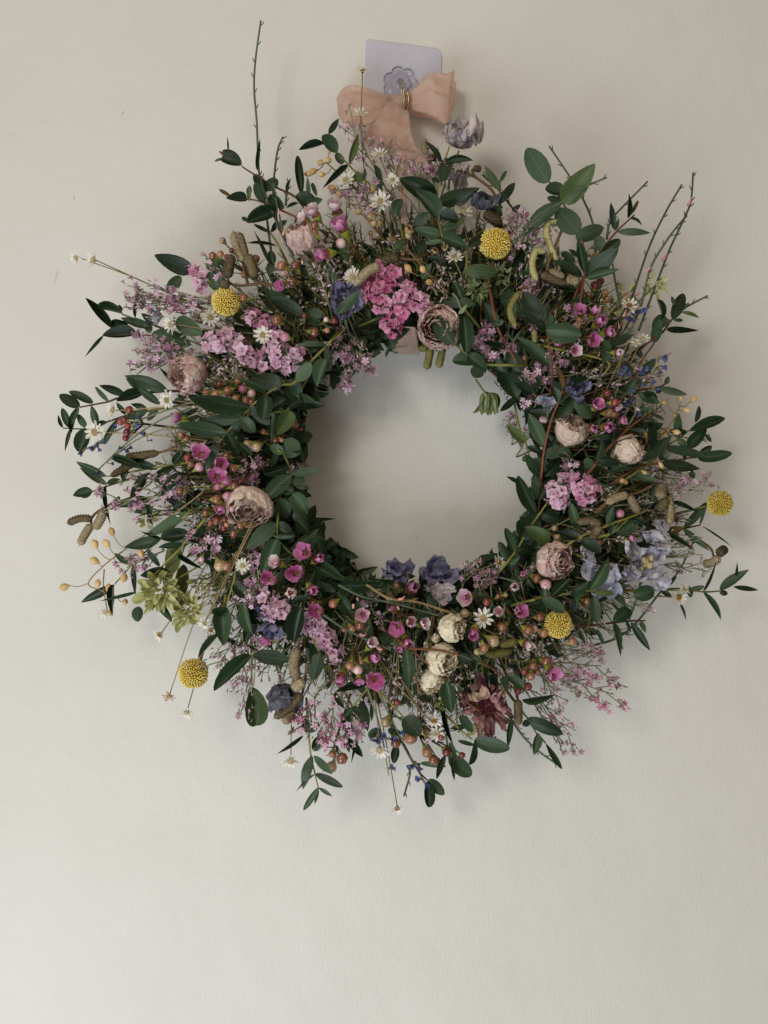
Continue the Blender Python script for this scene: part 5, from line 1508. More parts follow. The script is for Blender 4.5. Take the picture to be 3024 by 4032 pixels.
def daisy(p, size, axis, root=None, disc='c', tea=False, closed=0.0, h=None, via=None, desc=None):
    h = h if h is not None else max(.03, HT(p) + .012)
    R = msize(size / 2, h)
    if axis[2] < .5:
        closed, size = .12, size * 1.30
    axis = (axis[0], axis[1], max(axis[2], .85))
    ax = A3(*axis)
    c = P(p, h)
    face = "facing outwards" if axis[2] > .8 else "seen from the side"
    eye = "golden centred" if disc == 'g' else "cream centred"
    e = thing("straw_daisy", where(p, desc or f"{'tea coloured' if tea else 'white'} {eye} daisy"), "daisy", c, "small white straw daisies")
    fr_ = frame(ax, random.uniform(0, 6))
    m = DAISYT if tea else DAISYP
    dm = DISCG if disc == 'g' else DISCC
    part("disc", cached(("dd", dm.name), lambda: daisy_disc(dm, 3)), e, TRS(c + ax * R * .06, fr_, R))
    for ring, n, el in ((0, 11, .10 + closed), (1, 9, .45 + closed)):
        for k in range(n):
            a = 2 * math.pi * k / n + ring * .3 + random.uniform(-.12, .12)
            v = random.randint(0, 3)
            L = R * random.uniform(.82, 1.08) * (1 - .14 * ring)
            part("petal", cached(("dp", m.name, v), lambda: daisy_petal(v, m)), e,
                 TRS(c, petal_dir(fr_, a, el + random.uniform(-.22, .22)) @ Matrix.Translation((0, R * .22, 0)), L * .85))
    mb = MB()
    mb.lathe([(.03, -.36), (.14, -.28), (.24, -.08), (.24, .0), (.1, .0)], 10, M=TRS(c, fr_, R).to_4x4())
    part("bract_cup", mb.build("bract_cup", BRACTB), e)
    rt = root or hub(p)
    stalk(e, rt, max(.03, HT(rt) - .012), c - ax * R * .36, STEMT, .0005, via)
    return e


for d in [
    # photo px, size, axis, root (or None), disc
    (D_(165, 557), 50, (-.7, -.35, .6), D_(480, 690), 'c'), (D_(203, 561), 58, (-.75, .1, .6), D_(500, 690), 'c'),
    (D_(783, 153), 46, (0, .95, .3), D_(800, 480), 'g'), (D_(778, 247), 50, (-.15, .9, .4), D_(860, 500), 'c'),
    (D_(822, 437), 70, (-.1, .15, 1), None, 'c'), (D_(848, 390), 46, (0, .2, 1), D_(940, 560), 'c'), (D_(748, 390), 62, (-.4, .3, .8), D_(850, 560), 'c'),
    (D_(1000, 459), 62, (.2, .75, .6), D_(1010, 640), 'c'), (D_(981, 556), 56, (-.1, .5, .8), D_(1010, 680), 'c'), (D_(762, 597), 60, (-.5, .2, .8), D_(900, 620), 'c'),
    (D_(370, 701), 58, (-.75, -.3, .6), D_(560, 740), 'c'), (D_(452, 686), 60, (.75, .0, .6), D_(520, 730), 'c'), (D_(568, 724), 62, (-.1, -.1, 1), D_(660, 760), 'c'),
    (D_(362, 864), 62, (-.3, -.2, .95), D_(560, 900), 'c'), (D_(245, 886), 58, (-.85, .1, .5), D_(520, 870), 'c'), (D_(207, 933), 74, (-.3, -.1, .95), D_(520, 960), 'c'),
    (D_(820, 336), 56, (-.3, .75, .6), D_(880, 520), 'c'), (D_(228, 1322), 50, (-.5, -.8, .3), D_(225, 1230), 'c'), (D_(346, 1370), 54, (-.6, -.75, .3), D_(470, 1180), 'g'),
    (D_(443, 1345), 52, (-.35, -.8, .5), D_(560, 1120), 'c'), (D_(455, 1359), 48, (.35, -.85, .4), D_(560, 1130), 'g'),
    (D_(404, 1537), 54, (-.1, -.9, .4), D_(520, 1120), 'c'),
    (D_(628, 1642), 68, (.0, -.85, .5), D_(640, 1380), 'c'), (D_(820, 1619), 66, (-.1, -.8, .6), D_(800, 1400), 'c'), (D_(858, 1745), 46, (.0, -.9, .3), D_(790, 1400), 'g'),
    (D_(938, 1555), 60, (.0, -.6, .7), D_(820, 1390), 'g'), (D_(944, 1582), 60, (.1, -.5, .8), D_(830, 1400), 'c'),
    (D_(1043, 1335), 70, (.1, .05, 1), D_(940, 1310), 'c'), (D_(1076, 1216), 54, (.75, .3, .55), D_(920, 1290), 'g'),
    (D_(1464, 1289), 64, (.55, -.1, .8), D_(1150, 1300), 'g'), (D_(1477, 1274), 44, (.6, .5, .6), D_(1150, 1290), 'c'),
    (D_(1359, 662), 58, (.0, .6, .75), D_(1270, 900), 'g'), (D_(1357, 736), 42, (-.3, .7, .6), D_(1240, 980), 'c'), (D_(1372, 742), 40, (.1, .75, .6), D_(1240, 980), 'c'), (D_(1388, 733), 46, (.4, .7, .5), D_(1240, 980), 'c'),
    (D_(525, 1222), 54, (-.1, .2, 1), D_(560, 1140), 'c'),
]:
    daisy(d[0], d[1] * 1.25, d[2], d[3], d[4])
daisy(D_(366, 1502), 58, (-.1, -.85, .45), D_(520, 1120), 'c', True)
daisy(D_(1438, 1243), 30, (.7, .3, .5), D_(1200, 1200), 'g', True)


# ------------------------------------------------------------------ wax flowers
def wax_petal(seed, m):
    rnd = random.Random(seed)
    mb = MB()
    rows = []
    for i in range(8):
        t = .5 - .5 * math.cos(math.pi * i / 7)
        w = .50 * math.sqrt(max(.02, 1 - ((t - .56) / .50) ** 2))
        row = []
        for j in range(6):
            u = j / 5 * 2 - 1
            x = u * w
            z = .30 * t * t + .26 * u * u * t + .05 * rnd.uniform(-1, 1) * t
            row.append(Vector((x, t * .95 * (1 - .08 * u * u * t), z)))
        rows.append(row)
    mb.grid(rows)
    return mb.build("petal", m)


def wax_cup():
    mb = MB()
    mb.lathe([(.08, -1.25), (.20, -1.05), (.36, -.6), (.50, -.15), (.50, .02)], 12, 0)
    mb.lathe([(.50, .02), (.44, .0), (.36, -.12), (.2, -.16), (.02, -.14)], 12, 1)
    mb.tube([Vector((0, 0, -.15)), Vector((0, 0, .22))], .045, .03, 5, 0)
    for k in range(10):
        a = 2 * math.pi * k / 10
        d = Vector((math.cos(a), math.sin(a), 0))
        mb.tube([d * .42 + Vector((0, 0, 0)), d * .40 + Vector((0, 0, .22)), d * .30 + Vector((0, 0, .30))], .025, .03, 4, 1)
    return mb.build("flower", [WAXC, WAXD])


def wax_bud(m):
    mb = MB()
    prof = [(.03, -1.0), (.45, -.86), (.78, -.5), (.98, -.02), (.92, .42), (.66, .76), (.34, .93), (.16, .95), (.06, .84)]
    rows = []
    for (r, z) in prof:
        rows.append([Vector((r * (1 + .05 * math.cos(5 * a) * (z > .3)) * math.cos(a), r * (1 + .05 * math.cos(5 * a) * (z > .3)) * math.sin(a), z)) for a in [2 * math.pi * j / 15 for j in range(15)]])
    rows = [[v * (1 + .07 * nz(v.x * 2.2, v.y * 2.2, v.z * 2.2) + .025 * nz(v.x * 6, v.y * 6, v.z * 6)) for v in r] for r in rows]
    mb.grid(rows, 0, closed=True)
    mb.lathe([(.10, -1.75), (.20, -1.5), (.45, -1.0), (.62, -.72), (.50, -.70)], 10, 1)
    return mb.build("bud", [m, WAXC])


def wax(tile, base, items, desc, hoff=.010, needles=10):
    """items: (kind, x, y, size, ax, ay, at) ; kinds: f flower, p pale flower, b bronze, r red, w blush, g pearl"""
    k = tk(tile)
    pts = [tp(tile, i[1], i[2]) for i in items]
    c = (sum(q[0] for q in pts) / len(pts), sum(q[1] for q in pts) / len(pts))
    b2 = tp(tile, *base)
    hb = max(.03, HT(b2) - .012 + hoff * .3)
    e = thing("waxflower_sprig", where(c, desc), "wax flower", P(b2, hb), "wax flower sprigs")
    B0 = P(b2, hb)
    mb = MB()
    hb2 = hub(b2, .1)
    mb.tube(catmull([P(hb2, .035), P(((hb2[0] + b2[0]) / 2, (hb2[1] + b2[1]) / 2 + 3), hb - .004), B0], 4), .0011, .0009, 5)
    nb = MB()
    for it, q in zip(items, pts):
        kind, size = it[0], it[3]
        u = (q[0] - b2[0], q[1] - b2[1])
        Lu = math.hypot(*u) or 1
        if len(it) > 4:
            ax = A3(*it[4:7])
        elif kind in 'fp':
            ax = A3(u[0] / Lu * .55 + random.uniform(-.3, .3), -u[1] / Lu * .55 + random.uniform(-.3, .3), random.uniform(.6, 1))
        else:
            ax = A3(u[0] / Lu * .9 + random.uniform(-.2, .2), -u[1] / Lu * .9 + random.uniform(-.2, .2), random.uniform(.2, .6))
        h = max(.03, HT(q) + hoff + (.007 if kind in 'fp' else .002) + random.uniform(-.003, .004))
        cpos = P(q, h)
        R = msize(size * k / 2, h)
        fr_ = frame(ax, random.uniform(0, 6))
        if kind in 'fp':
            m = WAXP if kind == 'f' else WAXW
            R *= 1.16
            M = TRS(cpos, fr_, R)
            f = part("flower", cached("waxcup", wax_cup), e, M)
            op = random.uniform(.40, 1.12)
            for j in range(5):
                v = random.randint(0, 3)
                part("petal", cached(("wp", m.name, v), lambda: wax_petal(v, m)), f,
                     M @ petal_dir(Matrix.Identity(4), 2 * math.pi * j / 5 + random.uniform(-.1, .1), op + random.uniform(-.12, .12)) @ Matrix.Translation((0, .34, .02)) @ Matrix.Scale(random.uniform(1.0, 1.16), 4))
            endp = cpos - ax * R * 1.25
        else:
            m = dict(b=BUDB, r=BUDR, w=BUDW, g=BUDG)[kind]
            part("bud", cached(("bud", kind), lambda: wax_bud(m)), e, TRS(cpos, fr_, R))
            endp = cpos - ax * R * 1.75
        mid = B0.lerp(endp, .6) - ax * R * .6 + Vector((0, .002, 0))
        st = catmull([B0, mid, endp], 4)
        mb.tube(st, .0007, .0005, 5)
        for _ in range(max(1, needles // len(items))):
            s = random.choice(st[2:])
            d = (endp - B0).normalized() * random.uniform(.2, 1) + Vector((random.gauss(0, .5), random.gauss(-.2, .4), random.gauss(0, .5)))
            t = s + d.normalized() * random.uniform(.006, .013)
            nb.tube([s, s.lerp(t, .5) + Vector((0, -.0005, 0)), t], .0006, .00025, 4)
    part("stem", mb.build("stem", STEMB), e)
    if nb.v:
        part("needle_leaf", nb.build("needle_leaf", LEAFY), e, kind='stuff')
    return e


wax('V', (1500, 720), [('p', 1050, 300, 150, -.5, .5, .8), ('p', 1250, 270, 170, -.3, .6, .7), ('f', 1310, 445, 175, -.4, .6, .6), ('f', 1160, 665, 165, -.7, -.3, .6), ('w', 1288, 565, 100, -.6, .1, .7), ('p', 960, 345, 110, -.6, .3, .6)],
    "large pale and magenta wax flowers", .018)
wax('V', (1200, 560), [('b', 1038, 400, 90), ('b', 1030, 472, 100)], "pair of bronze wax buds", .016)
wax('V', (960, 900), [('b', 735, 775, 100), ('b', 860, 775, 100), ('b', 835, 925, 95), ('w', 810, 915, 55), ('f', 745, 945, 110, -.5, -.4, .7), ('w', 755, 850, 60)], "wax sprig with big bronze buds", .012)
wax('V', (770, 1070), [('b', 380, 1072, 85, -.9, .1, .4), ('b', 690, 1280, 105, -.6, .3, .6), ('w', 765, 1440, 95, -.9, .2, .4)], "wax buds with green cups", .012)
wax('V', (960, 1360), [('b', 1035, 1395, 95), ('b', 1155, 1375, 62), ('r', 1222, 1285, 75), ('w', 1146, 1276, 52), ('r', 945, 1240, 60)], "dark red wax buds", .010)
wax('V', (500, 900), [('b', 90, 682, 80), ('b', 162, 665, 70), ('r', 270, 632, 58), ('r', 222, 692, 58), ('g', 183, 540, 66), ('b', 488, 712, 85), ('r', 390, 790, 50), ('b', 390, 855, 80)], "small wax buds and needle leaves", .008, 24)
wax('B', (800, 330), [('b', 267, 470, 80), ('b', 360, 480, 88), ('b', 468, 452, 90), ('r', 390, 388, 66), ('b', 560, 360, 70), ('w', 605, 432, 78), ('w', 688, 470, 84), ('b', 640, 530, 84), ('b', 692, 552, 78), ('b', 540, 520, 76)], "bunch of bronze wax berries", .010)
wax('B', (-100, 1000), [('b', 30, 862, 72), ('b', 75, 890, 76)], "pair of orange bronze buds", .008)
wax('B', (60, 1240), [('w', 165, 972, 100), ('r', 90, 1072, 72), ('b', 122, 1132, 74), ('f', 222, 1052, 150, .1, .3, .9), ('f', 390, 1132, 160, .3, .0, .9), ('w', 200, 1160, 92)], "magenta wax flowers with red buds", .014)
wax('B', (160, 1420), [('f', 370, 1255, 145, .1, .2, .9), ('w', 452, 1282, 110), ('b', 420, 1325, 72), ('w', 375, 1345, 75), ('b', 525, 1332, 92), ('w', 462, 1432, 92), ('w', 575, 1402, 78), ('b', 360, 1460, 90), ('f', 400, 1520, 120, .1, -.6, .7), ('w', 500, 1545, 70), ('b', 25, 1380, 80)], "crowded blush and bronze wax buds", .016)
wax('D', (560, 1000), [('b', 490, 985, 20), ('r', 470, 1000, 16), ('b', 505, 1012, 20), ('r', 480, 1030, 17), ('b', 452, 1012, 18), ('r', 520, 1040, 16), ('b', 500, 1048, 18), ('b', 466, 1055, 17)], "rust and red wax berries left of the magenta flowers", .008)
wax('D', (580, 1110), [('b', 470, 1098, 19), ('r', 484, 1140, 17), ('b', 505, 1152, 19), ('r', 462, 1122, 16), ('b', 520, 1135, 18), ('b', 445, 1108, 17), ('r', 496, 1128, 15)], "loose red and bronze wax berries under the rose side", .008)
wax('C', (1400, 620), [('r', 1495, 492, 64), ('r', 1548, 470, 62), ('r', 1622, 460, 62), ('b', 1640, 510, 62)], "little red wax berries in a row", .010)
wax('A', (860, 1230), [('r', 735, 1102, 82), ('r', 655, 1212, 72), ('r', 690, 1192, 60), ('r', 722, 1252, 76), ('r', 712, 1312, 76), ('r', 700, 1362, 66)], "string of dark red wax buds", .004)
wax('A', (1300, 1240), [('f', 1222, 1182, 110, -.9, .2, .4)], "single magenta wax flower bud", .004)
wax('C', (1480, 700), [('g', 1577, 892, 115), ('b', 1640, 900, 90), ('w', 1405, 832, 62)], "shiny pearl coloured wax bud", .010, 14)
wax('C', (1350, 240), [('b', 1205, 205, 78)], "lone bronze bud", .004)
wax('L', (480, 80), [('b', 420, 20, 1)], "x") if False else None
wax('G', (1090, 180), [('f', 962, 300, 150, -.4, .2, .8), ('f', 1050, 370, 130, .5, .3, .7), ('f', 640, 552, 175, -.2, .2, .9), ('f', 875, 495, 185, -.1, .1, 1), ('p', 822, 672, 175, .05, .05, 1), ('f', 1000, 620, 120, .5, -.4, .7), ('p', 710, 400, 130, -.6, .3, .6)], "large open magenta wax flowers", .016)
wax('G', (1230, 760), [('f', 1080, 842, 165, -.2, .1, .9), ('b', 1030, 770, 90), ('b', 1215, 772, 90)], "magenta flower and bronze buds", .008)
wax('G', (1330, 830), [('b', 1462, 976, 105), ('b', 1385, 1012, 82), ('p', 1492, 872, 140, -.1, .1, 1), ('b', 1320, 1010, 70)], "mauve centred pale bud with bronze", .012)
wax('G', (1400, 1200), [('p', 1555, 1170, 120, .4, .5, .6), ('f', 1560, 1290, 130, .6, .2, .6), ('f', 1300, 1440, 150, -.2, -.5, .7), ('b', 1372, 1352, 92), ('w', 1445, 1392, 95), ('b', 1480, 1312, 66), ('f', 1455, 1470, 90, .1, -.7, .5)], "blush cup shaped wax buds", .014)
wax('L', (1010, 90), [('f', 1130, 282, 185, .1, -.05, 1)], "bowl shaped open magenta wax flower", .016)
wax('W', (560, 640), [('f', 510, 522, 165, .3, .2, .9), ('b', 392, 490, 84), ('b', 458, 425, 84)], "magenta wax flower with two bronze buds", .006)
wax('W', (560, 760), [('f', 405, 862, 150, -.3, -.3, .9), ('p', 515, 822, 150, .1, .1, 1), ('f', 470, 985, 120, .3, -.5, .7), ('p', 612, 850, 110, .6, .2, .6), ('f', 350, 720, 80, -.4, .4, .7), ('f', 420, 1050, 80, -.2, -.7, .6)], "pink wax flowers left of the cream rosebuds", .012)
wax('W', (1280, 640), [('p', 1060, 592, 150, -.5, .0, .8), ('p', 1475, 502, 135, .0, .1, 1), ('r', 1225, 642, 76), ('b', 1330, 590, 50), ('g', 1400, 575, 52)], "pale wax flowers below the hole's right side", .012)
wax('W', (1460, 820), [('f', 1522, 732, 130, .2, .2, .9), ('p', 1342, 752, 120, -.2, .3, .7), ('b', 1590, 712, 66), ('b', 1372, 872, 96), ('b', 1612, 902, 98)], "purple wax flower with bronze buds", .012)
wax('W', (1240, 820), [('g', 1022, 748, 92, -.8, .1, .5), ('f', 1110, 902, 140, -.2, -.5, .8)], "deep pink wax flower under the white daisy", .010)
wax('W', (1180, 900), [('g', 1285, 1005, 118), ('b', 1202, 1068, 88), ('p', 1580, 1030, 130, .5, -.2, .8)], "biggest pearl wax bud over a green catkin", .016)
wax('M', (1180, 200), [('f', 1345, 325, 150, .4, -.4, .8), ('b', 1302, 245, 98), ('b', 1185, 287, 92), ('b', 1222, 342, 72), ('b', 1160, 382, 86), ('r', 1100, 342, 66), ('b', 1548, 62, 84)], "bronze buds with one bright pink flower", .010)
wax('M', (960, 440), [('r', 1132, 482, 84, .8, -.1, .5), ('r', 1040, 525, 76)], "pair of pointed red buds", .010)
wax('M', (130, 780), [('b', 45, 962, 106), ('b', 190, 902, 92), ('b', 350, 880, 84), ('r', 325, 950, 74), ('p', 190, 960, 70)], "brown wax buds by two daisies", .006)
wax('M', (120, 930), [('b', 192, 1092, 104), ('b', 250, 1162, 100), ('b', 285, 1180, 84), ('r', 375, 1092, 92), ('r', 520, 1122, 62), ('r', 465, 1150, 54)], "hanging wax buds with green cups", .004)
wax('L', (1260, 640), [('b', 1322, 890, 98, .1, -.9, .4), ('b', 1462, 840, 128, .2, -.8, .5), ('g', 1232, 692, 104), ('r', 1332, 512, 68)], "orange bronze buds hanging at six o'clock", .004)
wax('L', (760, 880), [('g', 722, 1112, 112, -.3, -.5, .8), ('b', 820, 1032, 116, .3, -.2, .8), ('b', 732, 990, 76)], "three big bronze buds at the lower rim", .002)
wax('Q', (900, 420), [('f', 918, 195, 120, -.2, .4, .8), ('f', 1032, 205, 125, .2, .4, .8), ('b', 905, 262, 76), ('f', 1072, 295, 140, .3, .2, .9), ('f', 1016, 448, 150, .1, -.2, 1), ('f', 1148, 380, 110, .6, .0, .6), ('p', 1240, 565, 90, .5, -.1, .7), ('f', 730, 490, 130, -.4, .1, .7), ('p', 860, 540, 110, .1, -.2, .8)], "deep magenta wax flowers at two o'clock", .010)
wax('Q', (900, 1240), [('f', 1055, 1070, 125, .2, .3, .9), ('f', 1025, 1275, 125, .0, .0, 1), ('f', 1150, 1262, 150, .2, -.1, 1), ('f', 1278, 1208, 90, .6, .2, .6)], "pink wax flowers right of the beige rose", .010)
wax('Q', (960, 1060), [('r', 1155, 952, 88, .9, .4, .3), ('r', 1232, 1032, 84, .9, .0, .4), ('b', 1180, 1130, 98, .9, .0, .4), ('b', 1222, 1150, 76)], "long stalked bronze red buds", .010)
wax('Q', (420, 760), [('b', 395, 622, 76)], "bronze bud", .004)
wax('Q', (620, 1290), [('w', 570, 1190, 84, -.3, .6, .6)], "pink bud", .008)
wax('P', (1010, 1640), [('r', 1050, 1430, 88, .1, .9, .3), ('r', 1100, 1395, 80, .2, .9, .3), ('b', 1150, 1500, 66), ('b', 992, 1520, 66), ('b', 1160, 1562, 74)], "red wax buds under the reddish eucalyptus", .002, 24)
wax('X', (560, 820), [('g', 435, 662, 66), ('g', 462, 752, 78)], "olive bronze buds", .004)
wax('X', (600, 1290), [('b', 738, 1340, 92, .7, -.2, .6)], "reddish bud beneath a leaf", .008)
wax('X', (80, 1540), [('b', 295, 1492, 84, .8, .1, .5), ('b', 168, 1418, 66), ('f', 90, 1430, 110, -.2, .1, .9), ('b', 190, 1612, 106), ('b', 330, 1640, 92), ('w', 245, 1600, 70)], "copper wax buds left of a yellow ball", .012)
wax('X', (160, 1040), [('b', 265, 1132, 100), ('w', 352, 1190, 105, .5, -.3, .8), ('p', 60, 1210, 130, -.1, .1, 1), ('f', 140, 1100, 90, -.2, .2, .9)], "wax buds at the foot of the rose", .012)
wax('X', (980, 800), [('f', 1122, 762, 80, .6, .2, .6), ('w', 1045, 530, 88, .2, .3, .8), ('b', 850, 792, 78), ('b', 800, 660, 80)], "purple and blush wax buds", .004)
wax('B', (900, 850), [('b', 915, 912, 62), ('b', 970, 905, 62), ('g', 735, 970, 100), ('g', 650, 945, 84), ('b', 800, 830, 60)], "olive seed buds near the hole", .006)
wax('B', (1110, 640), [('b', 1090, 765, 76), ('r', 1155, 808, 58)], "berries hanging over the hole's edge", -.004)
wax('G', (700, 1150), [('g', 685, 1075, 105), ('f', 590, 1090, 100, -.2, -.6, .6)], "bronze bud beneath the indigo petals", .002)


# ------------------------------------------------------------------ alder catkins
def catkin_mesh(pts, R, m):
    sp = catmull(pts, 10) if len(pts) > 2 else [pts[0].lerp(pts[1], i / 22) for i in range(23)]
    n = len(sp)
    nn = 14
    mb = MB()

    def rf(f, i, j):
        e = min(1, math.sqrt(max(0.0, 1 - ((f - .5) / .5) ** 2)) * 1.25 + .08)
        e = min(e, 1.0)
        s = 1 + .14 * (1 if (i + (j % 2) * 1) % 2 else -1) + .03 * nz(i, j, 2)
        return e * s
    mb.tube(sp, R, R, nn, rf=rf)
    return mb.build("catkin", m, smooth=True)


def catkins(tile, label, cats, stems, m=CATK, hoff=.014):
    k = tk(tile)
    c2 = tp(tile, *cats[0][0][0])
    h = max(.03, HT(c2) + hoff)
    e = thing("catkin_twig", label, "catkins", P(c2, h), "alder catkins")
    for (pl, w) in cats:
        hs = max(.02, HT(tp(tile, *pl[0])) + hoff)
        dz = random.uniform(-.006, .008)
        pts = [P(tp(tile, *q), hs + dz * i / (len(pl) - 1)) for i, q in enumerate(pl)]
        part("catkin", catkin_mesh(pts, msize(w * k / 2, hs) * .96, m), e)
    mb = MB()
    for s in stems:
        mb.tube(catmull([P(tp(tile, *q), max(.02, HT(tp(tile, *q)) + hoff - .004)) for q in s], 5), .0011, .0009, 6)
    if stems:
        part("twig", mb.build("twig", STEMB), e)
    return e


catkins('V', "four grey brown catkins standing up above the ten o'clock yellow ball", [([(370, 730), (320, 600), (283, 455)], 88), ([(400, 690), (370, 570), (332, 462)], 70), ([(485, 880), (450, 770), (412, 662)], 92), ([(225, 890), (245, 780), (268, 665)], 92), ([(245, 955), (165, 935)], 80)],
        [[(720, 965), (520, 930), (480, 870)], [(520, 940), (330, 960), (230, 930)], [(420, 960), (380, 800), (370, 730)]], hoff=.020)
catkins('A', "long tapering brown catkins lying sideways at nine o'clock", [([(1010, 1500), (850, 1520), (690, 1540)], 72), ([(800, 1585), (690, 1640), (560, 1720)], 66)], [[(1250, 1440), (1120, 1470), (1000, 1500)], [(1000, 1500), (800, 1585)]], hoff=.006)
catkins('C', "three olive catkins hanging in the open at the left tip of the wreath", [([(385, 455), (270, 455), (155, 498)], 76), ([(382, 505), (320, 600), (268, 705)], 78), ([(505, 370), (460, 470), (408, 555)], 84)], [[(640, 255), (540, 335), (440, 390), (385, 445), (375, 505)]], hoff=.004)
catkins('P', "two curved yellow green catkins dangling at one o'clock", [([(700, 825), (615, 850), (600, 950), (640, 1080), (700, 1215)], 62), ([(590, 1120), (500, 1115), (465, 1220), (475, 1310), (512, 1380)], 62)], [[(600, 1260), (700, 1010), (740, 900), (700, 825)], [(600, 1300), (620, 1180), (590, 1120)]], CATY, .014)
catkins('Q', "yellow green catkin hanging left of the two broad grey leaves", [([(355, -10), (285, 90), (260, 190), (310, 330)], 62), ([(485, 355), (490, 470)], 52)], [[(430, -40), (380, -40), (355, -10)], [(480, 250), (485, 355)]], CATY, .016)
catkins('P', "grey brown catkins lying crosswise at the foot of the red stem", [([(540, 1325), (660, 1370), (785, 1410)], 84), ([(790, 1370), (895, 1400)], 80), ([(620, 1290), (760, 1350)], 60)], [[(500, 1460), (530, 1390), (540, 1325)]], hoff=.010)
catkins('S', "olive catkin behind the one o'clock yellow ball", [([(1440, 275), (1510, 330), (1600, 395)], 100)], [[(1600, 395), (1700, 480)]], hoff=.008)
catkins('S', "knobbly pale green catkins above the hot pink statice", [([(645, 700), (560, 705), (482, 745)], 92), ([(462, 770), (350, 830), (225, 960)], 92)], [[(860, 715), (740, 715), (645, 700)]], hoff=.016)
catkins('S', "two catkins hanging into the hole below the twelve o'clock rose", [([(945, 1530), (915, 1660), (900, 1740)], 74), ([(1055, 1530), (1030, 1640), (1010, 1725)], 72), ([(900, 1545), (835, 1540)], 66)], [[(980, 1480), (945, 1530)], [(1040, 1460), (1055, 1530)]], CATY, .006)
catkins('T', "small brown catkins just left of the pale mauve flower", [([(900, 1160), (880, 1090), (885, 1015)], 60), ([(985, 1190), (920, 1185)], 60)], [[(1000, 1330), (930, 1240), (900, 1160)]], hoff=.002)
catkins('T', "one stubby catkin on a bent brown twig at one o'clock", [([(1405, 1290), (1340, 1288)], 58)], [[(1600, 1659), (1500, 1480), (1360, 1370), (1325, 1310), (1340, 1290)], [(1360, 1370), (1240, 1320), (1140, 1290)]], hoff=.002)
catkins('X', "pair of tan catkins in an arch left of the three o'clock catkin trio", [([(1120, 350), (1020, 375), (920, 430)], 78), ([(1135, 365), (1180, 440), (1215, 530)], 78)], [[(830, 530), (920, 430)], [(1340, 270), (1220, 330), (1130, 352)]], hoff=.014)
catkins('X', "small crooked tan catkins above the four o'clock rose", [([(870, 625), (760, 595), (648, 608)], 70), ([(855, 640), (825, 700), (770, 778)], 76)], [[(900, 640), (870, 630)]], hoff=.014)
catkins('X', "three plump catkins hanging together left of the three o'clock ball", [([(1425, 260), (1420, 380)], 108), ([(1480, 380), (1425, 490)], 108), ([(1495, 360), (1520, 490), (1508, 630)], 74)], [[(1340, 250), (1420, 262)], [(1420, 262), (1500, 350)]], hoff=.014)
catkins('N', "stubby olive catkins on a dark twig near the right rim", [([(1195, 350), (1110, 410), (1025, 415)], 84), ([(1180, 320), (1245, 270)], 88)], [[(860, 120), (1040, 220), (1110, 280), (1130, 340)]], hoff=.000)
catkins('K', "green brown catkins hanging at seven o'clock beside slate petals", [([(1475, 355), (1440, 500), (1465, 650)], 104), ([(1535, 650), (1430, 750)], 104), ([(1520, 780), (1400, 900), (1255, 1015)], 90), ([(1430, 940), (1345, 1060)], 84)], [[(1490, 250), (1480, 355)], [(1560, 500), (1545, 650), (1520, 780)]], CATK, .012)
catkins('W', "two ribbed green catkins right of the cream rosebuds", [([(1220, 1122), (1340, 1120), (1462, 1085)], 84), ([(1350, 1045), (1510, 1008)], 74), ([(1110, 1110), (1220, 1090)], 60)], [[(1080, 1140), (1220, 1122)]], CATY, .012)
catkins('M', "single hanging catkin right of the big maroon flower", [([(1040, 600), (1045, 720), (1040, 845)], 82)], [[(1010, 480), (1040, 600)]], hoff=.014)


# ------------------------------------------------------------------ golden seed pods
def pod_mesh():
    mb = MB()
    rows = []
    for (r, z) in [(.05, -1.25), (.14, -1.05), (.45, -.75), (.82, -.25), (.92, .2), (.78, .62), (.45, .92), (.12, 1.05), (.05, 1.4)]:
        rows.append([Vector((r * (1 + .07 * math.cos(4 * a)) * math.cos(a), r * .85 * math.sin(a), z)) for a in [2 * math.pi * j / 14 for j in range(14)]])
    mb.grid(rows, closed=True)
    return mb.build("pod", PODM)


def pods(tile, label, main, ps, size, hoff=.004):
    k = tk(tile)
    m2 = [tp(tile, *q) for q in main]
    hs = [max(.02, HT(q) + hoff) for q in m2]
    e = thing("seed_pod_spray", label, "seed pods", P(m2[0], hs[0]), "golden seed pod sprays")
    mp = catmull([P(q, h) for q, h in zip(m2, hs)], 6)
    mb = MB()
    mb.tube(mp, .0007, .0004, 5)
    for (x, y) in ps:
        q = tp(tile, x, y)
        h = max(.02, HT(q) + hoff + random.uniform(-.003, .006))
        c = P(q, h)
        near = min(mp, key=lambda v: (v - c).length)
        d = (c - near)
        d = (d.normalized() + Vector((random.gauss(0, .25), random.gauss(0, .3), random.gauss(0, .25)))).normalized()
        R = msize(size * k / 2, h) * random.uniform(1.0, 1.15)
        part("pod", cached("pod", pod_mesh), e, TRS(c, frame(d, random.uniform(0, 6)), (R, R, R * 1.22)))
        end = c - d * R * 1.1
        mb.tube(catmull([near, near.lerp(end, .5) + Vector((0, 0, -.0015)), end], 4), .0003, .00025, 4)
    part("stem", mb.build("stem", STEMT), e)


